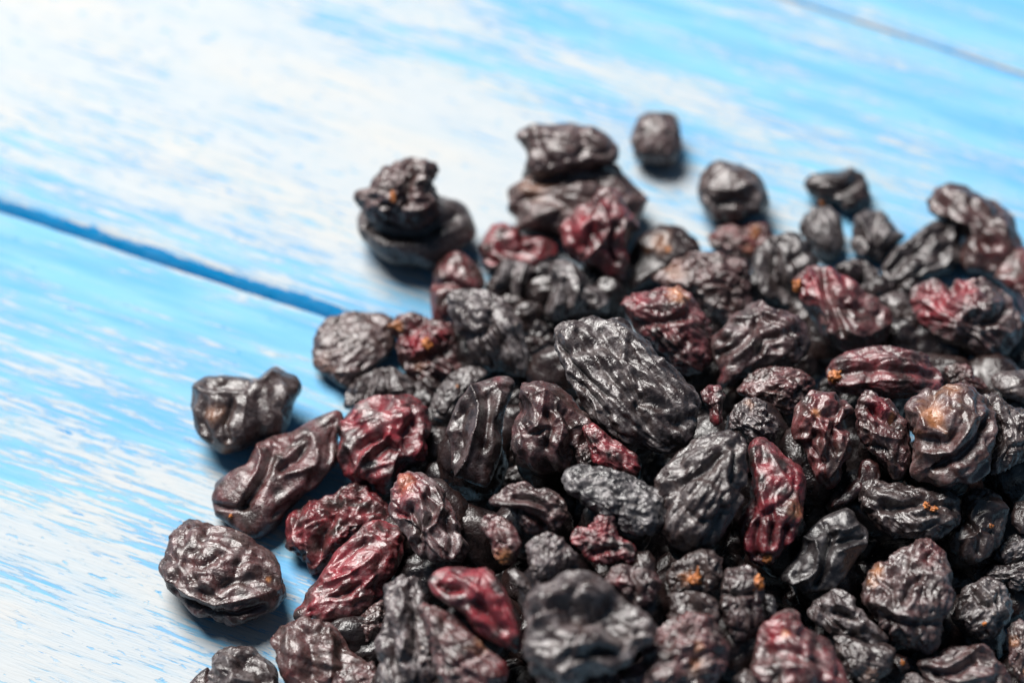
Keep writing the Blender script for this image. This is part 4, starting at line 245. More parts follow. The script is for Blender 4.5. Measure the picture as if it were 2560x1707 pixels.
 ((53.46,-65.04,3.05),4.59,3.46,2.6,-0.66,-0.135,'shadowed raisin deep in the gap below the tiny black raisin'),
 ((-9.75,-31.85,3.73),3.93,3.72,2.79,-1.12,-0.135,'shadowed raisin deep in the gap left of the black upright raisin'),
 ((78.12,-2.59,2.83),4.12,3.36,2.52,-1.07,-0.135,'shadowed raisin deep in the gap above the dusty grey raisin'),
 ((-10.6,-24.97,3.13),3.97,3.72,2.79,-1.02,-0.135,'shadowed raisin deep in the gap right of the wine-red crumpled raisin'),
 ((54.31,-40.88,2.78),3.86,2.88,2.16,-2.6,-0.135,'shadowed raisin deep in the gap below the black lumpy raisin'),
 ((73.41,-33.8,2.03),2.37,2.07,1.55,-1.93,-0.135,'shadowed raisin deep in the gap above the dull raisin'),
 ((8.14,-11.81,4.72),6.17,5.18,3.88,-0.15,-0.135,'shadowed raisin deep in the gap above the glossy facetted dark raisin'),
 ((1.44,-67.08,2.53),3.67,3.17,2.38,-1.5,-0.135,'dark raisin buried in the pile, hidden underneath the others'),
 ((75.57,-33.14,2.33),3.08,2.31,1.73,-0.12,-0.135,'dark raisin buried in the pile, hidden underneath the others'),
 ((65.57,-11.9,3.72),6.16,4.65,3.49,-0.27,-0.135,'shadowed raisin deep in the gap left of the small brownish raisin'),
 ((67.15,-31.65,1.59),2.37,1.73,1.29,-2.87,-0.135,'shadowed raisin deep in the gap above the dull black raisin'),
 ((61.74,-42.36,5.08),5.85,4.57,3.42,-1.91,-0.135,'shadowed raisin deep in the gap left of the dull black raisin'),
 ((69.81,-44.45,1.38),2.32,1.99,1.49,-1.6,-0.135,'shadowed raisin deep in the gap left of the flat streaky grey raisin'),
 ((48.38,-12.33,2.36),2.46,1.95,1.46,-2.34,-0.135,'shadowed raisin deep in the gap above the brown translucent raisin'),
 ((41.77,-55.7,3.26),2.96,2.61,1.96,-1.24,-0.135,'shadowed raisin deep in the gap left of the shiny silver-grey cracked raisin'),
 ((8.22,-41.55,2.51),3.85,3.22,2.42,-0.14,-0.135,'shadowed raisin deep in the gap right of the small silvery crinkled raisin'),
 ((-8.08,-1.45,1.56),2.5,2.1,1.58,-1.62,-0.135,'shadowed raisin deep in the gap left of the grey shrivelled raisin'),
 ((1.3,-29.91,2.44),3.1,2.43,1.82,-2.93,-0.135,'shadowed raisin deep in the gap below the glossy facetted dark raisin'),
 ((-14.62,-27.5,1.72),3.11,2.36,1.77,-2.86,-0.135,'shadowed raisin deep in the gap below the dark grey fan-folded raisin'),
 ((50.55,-27.05,4.17),4.92,4.28,3.21,-0.74,-0.135,'shadowed raisin deep in the gap above the unlit slim black raisin'),
 ((0.6,-25.01,2.06),3.12,2.6,1.95,-1.47,-0.135,'shadowed raisin deep in the gap left of the glossy facetted dark raisin'),
 ((1.68,-60.75,1.51),2.93,2.24,1.68,-0.68,-0.135,'shadowed raisin deep in the gap right of the blurred tan-brown raisin'),
 ((60.51,-4.0,4.02),4.12,3.46,2.6,-0.94,-0.135,'shadowed raisin deep in the gap above the purple long raisin'),
 ((46.52,-5.83,1.63),2.48,2.17,1.63,-1.81,-0.135,'shadowed raisin deep in the gap right of the small crinkled brown raisin'),
 ((68.42,-60.19,1.88),2.93,2.75,2.06,-0.41,-0.135,'shadowed raisin deep in the gap right of the wide ridged grey-brown raisin'),
 ((65.83,-4.92,3.94),5.11,4.58,3.43,-1.83,-0.135,'shadowed raisin deep in the gap above the small brownish raisin'),
 ((29.34,-11.5,3.63),4.07,3.7,2.77,-0.13,-0.135,'shadowed raisin deep in the gap above the tiny purple raisin'),
 ((40.5,-50.72,1.39),2.29,2.07,1.56,-1.27,-0.135,'shadowed raisin deep in the gap right of the tiny slate-blue raisin'),
 ((-10.98,-18.5,2.11),3.16,2.52,1.89,-0.54,-0.135,'shadowed raisin deep in the gap below the small fine-wrinkled grey raisin'),
 ((1.46,-57.51,2.34),2.95,2.56,1.92,-1.47,-0.135,'shadowed raisin deep in the gap right of the glassy bright red raisin'),
 ((0.13,5.18,2.45),2.53,1.89,1.42,-0.28,-0.135,'shadowed raisin deep in the gap below the left one of two black pleated raisin'),
 ((-22.68,-59.67,3.45),4.63,4.0,3.0,-2.99,-0.135,'shadowed raisin deep in the gap below the small brown raisin'),
 ((44.41,-7.2,2.07),3.22,2.69,2.02,-0.96,-0.135,'shadowed raisin deep in the gap above the small crinkled brown raisin'),
 ((0.37,-11.35,1.98),2.46,2.19,1.65,-0.38,-0.135,'shadowed raisin deep in the gap above the black upright raisin'),
 ((30.92,-45.8,2.04),3.01,2.58,1.93,-0.68,-0.135,'shadowed raisin deep in the gap left of the dark upright raisin'),
 ((29.27,-66.45,2.78),3.68,3.48,2.61,-1.48,-0.135,'dark raisin buried in the pile, hidden underneath the others'),
 ((23.64,-25.85,3.45),3.12,2.49,1.86,-0.45,-0.135,'shadowed raisin deep in the gap above the large black raisin'),
 ((-1.49,-48.58,1.94),2.3,1.68,1.26,-1.73,-0.135,'shadowed raisin deep in the gap left of the small dark grey raisin'),
 ((-0.6,-20.03,3.18),4.01,3.11,2.33,-2.77,-0.135,'shadowed raisin deep in the gap right of the black upright raisin'),
 ((5.42,7.57,2.46),4.19,3.28,2.46,-2.9,-0.135,'shadowed raisin deep in the gap left of the right one of two black pleated raisin'),
 ((56.35,-2.84,2.37),4.12,2.99,2.24,-0.55,-0.135,'shadowed raisin deep in the gap left of the purple long raisin'),
 ((62.81,8.57,1.77),2.54,2.18,1.64,-2.46,-0.135,'shadowed raisin deep in the gap right of the dull grey raisin'),
 ((-15.12,-41.97,3.45),5.84,4.42,3.31,-2.85,-0.135,'shadowed raisin deep in the gap right of the pinkish-red oblong raisin'),
 ((51.24,-44.21,2.6),3.02,2.2,1.65,-1.66,-0.135,'shadowed raisin deep in the gap right of the smooth slate-black long raisin'),
 ((2.57,-9.18,2.83),3.21,2.52,1.89,-1.18,-0.135,'shadowed raisin deep in the gap below the grey shrivelled raisin'),
 ((53.38,11.72,2.86),2.56,2.2,1.65,-0.05,-0.135,'shadowed raisin deep in the gap left of the narrow grey raisin'),
 ((28.08,-18.38,2.72),2.43,1.9,1.43,-0.04,-0.135,'shadowed raisin deep in the gap below the tiny purple raisin'),
 ((54.66,-61.55,3.43),4.62,3.7,2.78,-2.14,-0.135,'shadowed raisin deep in the gap above the tiny black raisin'),
 ((14.11,12.68,2.21),3.33,2.66,2.0,-0.56,-0.135,'shadowed raisin deep in the gap above the right one of two black pleated raisin'),
 ((6.63,1.72,1.41),3.27,2.36,1.77,-0.03,-0.135,'shadowed raisin deep in the gap below the right one of two black pleated raisin'),
 ((78.53,-6.27,1.76),2.48,2.1,1.58,-2.43,-0.135,'shadowed raisin deep in the gap right of the dusty grey raisin'),
 ((36.93,-46.65,3.93),4.75,3.56,2.67,-1.17,-0.135,'shadowed raisin deep in the gap right of the dark upright raisin'),
 ((5.46,11.91,2.66),2.56,1.97,1.48,-2.71,-0.135,'shadowed raisin deep in the gap right of the left one of two black pleated raisin'),
 ((-0.11,-51.68,2.7),2.29,1.93,1.45,-1.44,-0.135,'shadowed raisin deep in the gap below the small dark grey raisin'),
 ((63.08,-50.48,3.36),3.79,2.82,2.12,-2.87,-0.135,'shadowed raisin deep in the gap left of the round black raisin'),
 ((76.17,-5.17,2.0),3.23,2.71,2.03,-2.17,-0.135,'shadowed raisin deep in the gap left of the dusty grey raisin'),
 ((58.61,9.41,1.61),2.55,2.01,1.5,-1.14,-0.135,'shadowed raisin deep in the gap above the dull grey raisin'),
 ((58.9,-59.98,1.19),2.93,2.14,1.6,-0.08,-0.135,'shadowed raisin deep in the gap right of the tiny black raisin'),
 ((-1.23,-60.96,1.03),2.25,2.03,1.52,-0.0,-0.135,'shadowed raisin deep in the gap below the blurred tan-brown raisin'),
 ((51.37,-18.04,1.56),2.43,2.26,1.7,-0.27,-0.135,'shadowed raisin deep in the gap right of the brown translucent raisin'),
 ((49.44,-53.0,3.36),2.98,2.25,1.69,-1.98,-0.135,'shadowed raisin deep in the gap right of the shiny silver-grey cracked raisin'),
 ((42.92,-37.96,3.18),3.88,3.28,2.46,-1.63,-0.135,'shadowed raisin deep in the gap above the smooth slate-black long raisin'),
 ((-18.94,-52.11,2.91),3.78,3.11,2.33,-0.3,-0.135,'shadowed raisin deep in the gap above the small brown raisin'),
 ((-12.57,-11.88,2.21),2.46,1.95,1.47,-0.4,-0.135,'shadowed raisin deep in the gap above the small fine-wrinkled grey raisin'),
 ((-19.75,-61.59,2.32),3.71,3.17,2.38,-0.25,-0.135,'shadowed raisin deep in the gap above the blurred brownish raisin'),
 ((32.13,-39.68,3.12),4.81,3.88,2.91,-2.55,-0.135,'shadowed raisin deep in the gap below the glossy purple-red elongated raisin'),
 ((3.34,-3.32,2.16),2.49,2.08,1.56,-3.13,-0.135,'shadowed raisin deep in the gap right of the small fine-wrinkled grey raisin'),
 ((-10.13,-52.27,1.22),2.29,2.05,1.54,-0.14,-0.135,'shadowed raisin deep in the gap below the glassy bright red raisin'),
 ((10.55,-38.4,4.49),4.83,4.03,3.02,-1.41,-0.135,'shadowed raisin deep in the gap above the ragged dusty-pink scrap of raisin'),
 ((5.84,-2.18,1.64),2.5,1.81,1.36,-0.67,-0.135,'shadowed raisin deep in the gap left of the biggest black oblong raisin'),
 ((37.9,7.73,3.04),3.31,2.6,1.95,-2.19,-0.135,'shadowed raisin deep in the gap left of the curled black raisin'),
 ((45.49,3.81,2.09),2.52,2.33,1.75,-2.39,-0.135,'shadowed raisin deep in the gap left of the red and black raisin'),
 ((17.35,10.47,2.33),3.32,3.04,2.28,-0.77,-0.135,'shadowed raisin deep in the gap left of the smooth black dome-shaped raisin'),
 ((20.4,-25.77,1.48),2.4,1.75,1.31,-0.97,-0.135,'shadowed raisin deep in the gap right of the dark red raisin'),
 ((56.92,-31.72,4.31),3.93,3.22,2.42,-1.59,-0.135,'shadowed raisin deep in the gap above the black lumpy raisin'),
 ((1.27,-44.19,2.95),3.84,3.21,2.41,-0.41,-0.135,'shadowed raisin deep in the gap above the small dark grey raisin'),
 ((4.1,-1.2,2.4),2.5,1.91,1.43,-1.46,-0.135,'shadowed raisin deep in the gap below the dusty pink raisin'),
 ((57.4,-40.92,2.07),3.85,2.8,2.1,-0.41,-0.135,'shadowed raisin deep in the gap left of the black lumpy raisin'),
 ((31.78,1.18,2.74),4.15,3.77,2.83,-2.9,-0.135,'shadowed raisin deep in the gap below the matt brown-black raisin'),
 ((0.12,-14.92,2.38),2.45,1.8,1.35,-2.29,-0.135,'shadowed raisin deep in the gap left of the dark little raisin'),
 ((20.72,-29.69,1.79),2.38,2.17,1.63,-2.38,-0.135,'shadowed raisin deep in the gap right of the bluish-grey oval raisin'),
 ((-2.15,8.56,2.51),2.55,2.2,1.65,-1.81,-0.135,'shadowed raisin deep in the gap left of the left one of two black pleated raisin'),
 ((50.87,-55.17,2.9),3.76,2.98,2.24,-1.18,-0.135,'shadowed raisin deep in the gap above the shiny silver-grey cracked raisin'),
 ((-2.01,-30.85,1.72),3.09,2.25,1.69,-2.84,-0.135,'shadowed raisin deep in the gap above the small silvery crinkled raisin'),
 ((10.89,3.44,2.49),3.28,2.71,2.03,-1.4,-0.135,'shadowed raisin deep in the gap above the biggest black oblong raisin'),
 ((10.23,-46.09,1.66),3.01,2.22,1.66,-2.03,-0.135,'shadowed raisin deep in the gap below the ragged dusty-pink scrap of raisin'),
 ((60.28,-14.81,2.63),3.18,2.96,2.22,-0.94,-0.135,'shadowed raisin deep in the gap below the purple long raisin'),
 ((32.36,-15.52,2.33),3.18,2.83,2.12,-2.11,-0.135,'shadowed raisin deep in the gap right of the tiny purple raisin'),
 ((21.94,-28.02,2.36),3.11,2.85,2.14,-2.87,-0.135,'shadowed raisin deep in the gap left of the large black raisin'),
 ((-1.6,-8.11,1.61),2.47,1.92,1.44,-0.25,-0.135,'shadowed raisin deep in the gap right of the crumbly dark raisin'),
 ((10.55,-15.56,2.01),3.17,2.52,1.89,-2.57,-0.135,'shadowed raisin deep in the gap right of the glossy facetted dark raisin'),
 ((32.98,-12.36,3.13),4.06,3.03,2.27,-0.77,-0.135,'shadowed raisin deep in the gap above the grey frosted raisin'),
 ((15.47,4.76,1.05),2.52,2.0,1.5,-0.07,-0.135,'shadowed raisin deep in the gap left of the crumpled raisin'),
 ((63.49,0.01,3.28),4.15,3.69,2.77,-2.55,-0.135,'shadowed raisin deep in the gap below the dull grey raisin'),
 ((23.78,-44.72,3.26),3.83,3.46,2.6,-0.84,-0.135,'shadowed raisin deep in the gap right of the shadowed black raisin'),
 ((50.25,-47.57,2.5),3.0,2.32,1.74,-2.39,-0.135,'shadowed raisin deep in the gap below the smooth slate-black long raisin'),
 ((46.54,1.34,2.2),3.27,2.81,2.11,-0.22,-0.135,'shadowed raisin deep in the gap below the red and black raisin'),
 ((30.05,-18.59,1.85),3.16,2.67,2.0,-2.53,-0.135,'shadowed raisin deep in the gap left of the tiny purple raisin'),
 ((3.91,-29.71,1.82),3.1,2.55,1.91,-2.25,-0.135,'shadowed raisin deep in the gap below the dark little raisin'),
 ((-0.11,-63.76,2.35),2.24,1.74,1.3,-2.54,-0.135,'shadowed raisin deep in the gap left of the big greenish-black raisin'),
 ((12.55,10.37,1.69),2.55,2.27,1.7,-1.61,-0.135,'shadowed raisin deep in the gap below the upright red-skinned raisin'),
 ((32.43,-19.23,1.86),2.43,2.12,1.59,-2.52,-0.135,'shadowed raisin deep in the gap left of the grey frosted raisin'),
 ((56.92,8.03,1.98),2.54,1.85,1.38,-0.57,-0.135,'shadowed raisin deep in the gap below the narrow grey raisin'),
 ((45.08,-12.08,1.32),2.45,2.01,1.51,-1.11,-0.135,'shadowed raisin deep in the gap below the small crinkled brown raisin'),
 ((-16.43,-46.99,1.33),2.31,2.12,1.59,-1.16,-0.135,'shadowed raisin deep in the gap below the pinkish-red oblong raisin'),
]
SEAM = {'a0': (-83.85, 28.78), 'a1': (-29.07, 5.3), 'b0': (49.37, 81.58), 'b1': (88.28, 61.85), 'tl': (-90.92, 81.58), 'tr': (90.92, 81.58), 'bl': (-71.42, -64.09), 'br': (71.42, -64.09)}
PAINT = [(-83.1,76.2,1.1),(-47.5,70.9,1.1),(-19.0,50.5,1.2),(-53.3,55.5,1.05),(-80.6,55.5,1.05),(-79.5,46.5,0.65),(-65.4,40.7,0.7),(-64.3,29.4,0.85),(-37.3,17.6,0.75),(-50.8,25.7,0.8),(-24.3,15.0,0.8),(1.4,75.1,0.55),(-19.7,75.1,0.85),(29.5,75.1,0.42),(48.8,50.5,0.5),(76.5,55.5,0.38),(85.8,75.1,0.42),(28.7,55.5,0.72),(4.8,60.5,0.62),(21.3,38.8,0.72),(67.9,38.8,0.6),(-5.4,47.5,1.1),(-8.6,36.0,1.1),(-76.5,22.1,0.28),(-56.2,13.2,0.3),(-36.3,0.3,0.3),(-68.0,4.5,0.45),(-26.5,-8.0,0.35),(-72.3,-12.1,0.6),(-59.4,-18.5,0.6),(-49.3,-29.3,0.72),(-66.9,-31.6,0.85),(-68.5,-42.7,0.95),(-55.8,-53.3,1.0),(-38.7,-54.0,0.75),(-68.7,-63.6,1.1),(-33.4,-46.3,0.6)]

# ------------------------------------------------------------ helpers
def tag(o, label=None, cat=None, group=None, kind=None):
    if label: o['label'] = label
    if cat: o['category'] = cat
    if group: o['group'] = group
    if kind: o['kind'] = kind
    return o

def link(name, mesh, parent=None):
    o = bpy.data.objects.new(name, mesh)
    scene.collection.objects.link(o)
    o.parent = parent
    return o

_rng = np.random.default_rng(7)
_perm = _rng.permutation(256)
_perm = np.concatenate([_perm, _perm, _perm])
_g = _rng.normal(size=(256, 3)); _g /= np.linalg.norm(_g, axis=1)[:, None]

def noise(p):
    """gradient noise, about -0.7..0.7"""
    i = np.floor(p).astype(np.int64); f = p - i
    i &= 255
    u = f * f * f * (f * (f * 6 - 15) + 10)
    res = 0
    for dx in (0, 1):
        wx = u[:, 0] if dx else 1 - u[:, 0]
        a = _perm[i[:, 0] + dx]
        for dy in (0, 1):
            wy = u[:, 1] if dy else 1 - u[:, 1]
            b = _perm[a + i[:, 1] + dy]
            for dz in (0, 1):
                wz = u[:, 2] if dz else 1 - u[:, 2]
                g = _g[_perm[b + i[:, 2] + dz]]
                res = res + wx * wy * wz * ((f - np.array((dx, dy, dz))) * g).sum(1)
    return res

def vnoise(p):
    return np.stack([noise(p + 11.3), noise(p + 37.1), noise(p + 71.9)], 1)

_spheres = {}
def sphere(sub):
    if sub not in _spheres:
        bm = bmesh.new()
        bmesh.ops.create_icosphere(bm, subdivisions=sub, radius=1)
        bm.verts.ensure_lookup_table()
        v = np.array([q.co[:] for q in bm.verts])
        v /= np.linalg.norm(v, axis=1)[:, None]
        f = np.array([[q.index for q in t.verts] for t in bm.faces], dtype=np.int32)
        bm.free()
        _spheres[sub] = (v, f)
    return _spheres[sub]

def vertex_normals(v, f):
    n = np.cross(v[f[:, 1]] - v[f[:, 0]], v[f[:, 2]] - v[f[:, 0]])
    o = np.zeros_like(v)
    for k in range(3):
        for c in range(3):
            o[:, c] += np.bincount(f[:, k], n[:, c], len(v))
    return o / (np.linalg.norm(o, axis=1)[:, None] + 1e-12)

def tri_mesh(name, v, f, mat, attrs=None):
    m = bpy.data.meshes.new(name)
    m.vertices.add(len(v)); m.loops.add(len(f) * 3); m.polygons.add(len(f))
    m.vertices.foreach_set('co', (v * MM).astype(np.float32).ravel())
    m.loops.foreach_set('vertex_index', f.ravel().astype(np.int32))
    m.polygons.foreach_set('loop_start', np.arange(0, len(f) * 3, 3, dtype=np.int32))
    m.polygons.foreach_set('use_smooth', np.ones(len(f), bool))
    m.update(calc_edges=True)
    for k, a in (attrs or {}).items():
        at = m.attributes.new(k, 'FLOAT', 'POINT')
        at.data.foreach_set('value', a.astype(np.float32))
    m.materials.append(mat)
    return m

# ------------------------------------------------------------ materials
class Nodes:
    def __init__(self, name):
        self.m = bpy.data.materials.new(name); self.m.use_nodes = True
        self.t = self.m.node_tree; self.bsdf = self.t.nodes['Principled BSDF']
    def n(self, kind, **kw):
        x = self.t.nodes.new(kind)
        for k, v in kw.items(): setattr(x, k, v)
        return x
    def l(self, a, b): self.t.links.new(a, b)
    def put(self, sock, v):
        if hasattr(v, 'default_value') or hasattr(v, 'is_linked'): self.l(v, sock)
        else: sock.default_value = v
    def math(self, op, a, b=0.0, clamp=False):
        x = self.n('ShaderNodeMath', operation=op, use_clamp=clamp)
        self.put(x.inputs[0], a); self.put(x.inputs[1], b); return x.outputs[0]
    def mix(self, f, a, b):
        x = self.n('ShaderNodeMix', data_type='RGBA')
        self.put(x.inputs[0], f)
        self.put(x.inputs[6], a if hasattr(a, 'is_linked') else (*a, 1)); self.put(x.inputs[7], b if hasattr(b, 'is_linked') else (*b, 1))
        return x.outputs[2]
    def attr(self, name): return self.n('ShaderNodeAttribute', attribute_name=name).outputs['Fac']
    def noise(self, vec, scale, detail=3, rough=.5, dist=0):
        x = self.n('ShaderNodeTexNoise'); self.l(vec, x.inputs['Vector'])
        x.inputs['Scale'].default_value = scale; x.inputs['Detail'].default_value = detail
        x.inputs['Roughness'].default_value = rough; x.inputs['Distortion'].default_value = dist
        return x.outputs['Fac']
    def ramp(self, v, lo, hi, a=0., b=1.):
        x = self.n('ShaderNodeMapRange', interpolation_type='SMOOTHSTEP')
        self.put(x.inputs[0], v); x.inputs[1].default_value = lo; x.inputs[2].default_value = hi
        x.inputs[3].default_value = a; x.inputs[4].default_value = b
        return x.outputs[0]

def skin_material():
    N = Nodes('raisin_skin')
    geo = N.n('ShaderNodeNewGeometry').outputs['Position']
    n1 = N.noise(geo, 420, 4, .6); n2 = N.noise(geo, 1500, 3, .6); n3 = N.noise(geo, 4200, 2, .6)
    red, brown, tan, dust = (N.attr(a) for a in ('red', 'brown', 'tan', 'dust'))
    c = N.mix(N.math('MULTIPLY', brown, N.ramp(n1, .2, .75, .5, 1.1)), (.0055, .0038, .0046), (.054, .0245, .019))
    c = N.mix(N.math('MULTIPLY', red, N.ramp(n1, .30, .58, .3, 1.)), c, (.185, .0100, .0185))
    c = N.mix(N.math('MULTIPLY', tan, N.ramp(n2, .3, .6, .5, 1.)), c, (.40, .15, .045))
    bloom = N.math('MULTIPLY', N.math('MULTIPLY', dust, N.ramp(n1, .38, .64, .15, 1.)), N.ramp(n2, .36, .64, .3, 1.))
    c = N.mix(N.math('MULTIPLY', bloom, .75), c, (.275, .25, .255))
    vor = N.n('ShaderNodeTexVoronoi'); N.l(geo, vor.inputs['Vector']); vor.inputs['Scale'].default_value = 1500
    speck = N.math('MULTIPLY', N.ramp(vor.outputs['Distance'], .10, .22, 1., 0.), N.ramp(n1, .52, .62))
    c = N.mix(N.math('MULTIPLY', N.math('MULTIPLY', speck, dust), .9), c, (.45, .38, .30))
    N.l(c, N.bsdf.inputs['Base Color'])
    N.l(N.math('ADD', N.ramp(n2, .3, .7, .25, .44), N.math('MULTIPLY', bloom, .14)), N.bsdf.inputs['Roughness'])
    N.bsdf.inputs['IOR'].default_value = 1.6
    N.l(N.math('MULTIPLY', red, .35, True), N.bsdf.inputs['Subsurface Weight'])
    N.bsdf.inputs['Subsurface Radius'].default_value = (1., .12, .1)
    N.bsdf.inputs['Subsurface Scale'].default_value = .0012
    b = N.n('ShaderNodeBump'); b.inputs['Strength'].default_value = .7; b.inputs['Distance'].default_value = .00022
    rid = N.math('ABSOLUTE', N.math('SUBTRACT', N.noise(geo, 700, 2, .5, .6), .5))
    N.l(N.math('SUBTRACT', N.math('ADD', N.math('MULTIPLY', n2, .8), N.math('MULTIPLY', n3, .4)), N.math('MULTIPLY', N.math('MULTIPLY', rid, 4.5), N.math('MULTIPLY', N.attr('crinkle'), N.ramp(N.noise(geo, 230, 2), .38, .62)))), b.inputs['Height'])
    N.l(b.outputs[0], N.bsdf.inputs['Normal'])
    return N.m

def stem_material():
    N = Nodes('dry_stem')
    geo = N.n('ShaderNodeNewGeometry').outputs['Position']
    n = N.noise(geo, 1600, 3, .6)
    N.l(N.mix(N.ramp(n, .3, .7), (.46, .15, .03), (.17, .05, .018)), N.bsdf.inputs['Base Color'])
    N.bsdf.inputs['Roughness'].default_value = .5
    b = N.n('ShaderNodeBump'); b.inputs['Strength'].default_value = .6; b.inputs['Distance'].default_value = .0002
    N.l(n, b.inputs['Height']); N.l(b.outputs[0], N.bsdf.inputs['Normal'])
    return N.m

def paint_material():
    N = Nodes('worn_blue_paint')
    tc = N.n('ShaderNodeTexCoord').outputs['Object']
    def st(x, y, off=0):
        m = N.n('ShaderNodeMapping'); N.l(tc, m.inputs['Vector'])
        m.inputs['Scale'].default_value = (x, y, 1); m.inputs['Location'].default_value = (off, off * .7, 0); return m.outputs[0]
    W = N.attr('white')
    streak = N.noise(st(88, 1120), 1., 5, .62, .25)
    wide = N.noise(st(13, 120, 3.1), 1., 3, .55, .3)
    fine = N.noise(st(230, 2900, 5.7), 1., 3, .6, .1)
    chip = N.noise(st(260, 900, 9.3), 1., 4, .65, .5)
    cov = N.math('ADD', N.math('MULTIPLY', streak, 1.7), N.math('ADD', N.math('MULTIPLY', wide, 1.3), N.math('MULTIPLY', fine, .85)))
    cov = N.math('ADD', N.math('SUBTRACT', cov, 2.12), N.math('MULTIPLY', N.math('SUBTRACT', W, .5), 1.05))
    soft = N.ramp(cov, -.42, .42)
    hard = N.ramp(cov, -.04, .05)
    white = N.math('ADD', N.math('MULTIPLY', soft, .48), N.math('MULTIPLY', hard, .52))
    chips = N.math('MULTIPLY', N.ramp(chip, .60, .635), N.ramp(wide, .40, .60))
    white = N.math('MULTIPLY', white, N.math('SUBTRACT', 1., N.math('MULTIPLY', chips, .7)))
    blue = N.mix(N.ramp(N.noise(st(30, 200, 2.2), 1., 2), .35, .65), (.086, .268, .46), (.135, .325, .455))
    wh = N.mix(N.ramp(N.noise(st(20, 90, 7.7), 1., 2), .4, .65), (.325, .355, .375), (.355, .362, .36))
    c = N.mix(white, blue, wh)
    e = N.ramp(N.math('ADD', N.attr('edge'), N.math('MULTIPLY', N.math('SUBTRACT', N.math('ADD', N.math('MULTIPLY', chip, .6), N.math('MULTIPLY', streak, .4)), .5), 3.2)), .32, .56)
    rub = N.ramp(N.math('ADD', fine, N.math('MULTIPLY', streak, .5)), .62, .85)
    wall = N.mix(N.math('MULTIPLY', rub, .12), (.0, .16, .37), (.2, .3, .4))
    c = N.mix(e, c, wall)
    r = N.attr('rub')
    c = N.mix(N.math('MULTIPLY', r, N.ramp(N.math('ADD', chip, N.math('MULTIPLY', streak, .4)), .5, .8, .15, .95)), c, (.36, .31, .28))
    N.l(c, N.bsdf.inputs['Base Color'])
    N.l(N.ramp(streak, .3, .7, .78, .62), N.bsdf.inputs['Roughness'])
    N.l(N.math('MULTIPLY', N.math('SUBTRACT', 1., e), .16), N.bsdf.inputs['Specular IOR Level'])
    b = N.n('ShaderNodeBump'); b.inputs['Strength'].default_value = .5; b.inputs['Distance'].default_value = .00022
    N.l(N.math('ADD', white, N.math('MULTIPLY', fine, .9)), b.inputs['Height'])
    N.l(b.outputs[0], N.bsdf.inputs['Normal'])
    return N.m

def dark_wood():
    N = Nodes('raw_wood')
    geo = N.n('ShaderNodeNewGeometry').outputs['Position']
    N.l(N.mix(N.noise(geo, 90, 3), (.02, .10, .22), (.06, .10, .13)), N.bsdf.inputs['Base Color'])
    N.bsdf.inputs['Roughness'].default_value = .8
    return N.m

SKIN = skin_material(); STEM = stem_material(); PAINT_MAT = paint_material(); WOOD = dark_wood()

# ------------------------------------------------------------ the painted table of planks
a0, a1 = np.array(SEAM['a0']), np.array(SEAM['a1'])
b0, b1 = np.array(SEAM['b0']), np.array(SEAM['b1'])
paint_pts = np.array(PAINT)

bm = bmesh.new()
bmesh.ops.create_cube(bm, size=1)
for v in bm.verts:
    v.co = (v.co.x * .52, v.co.y * .40 + .02, v.co.z * .012 - .0205)
me = bpy.data.meshes.new('tabletop'); bm.to_mesh(me); bm.free(); me.materials.append(WOOD)
table = link('tabletop', me)
tag(table, 'blue and white painted table top of boards laid side by side', 'table', kind='structure')

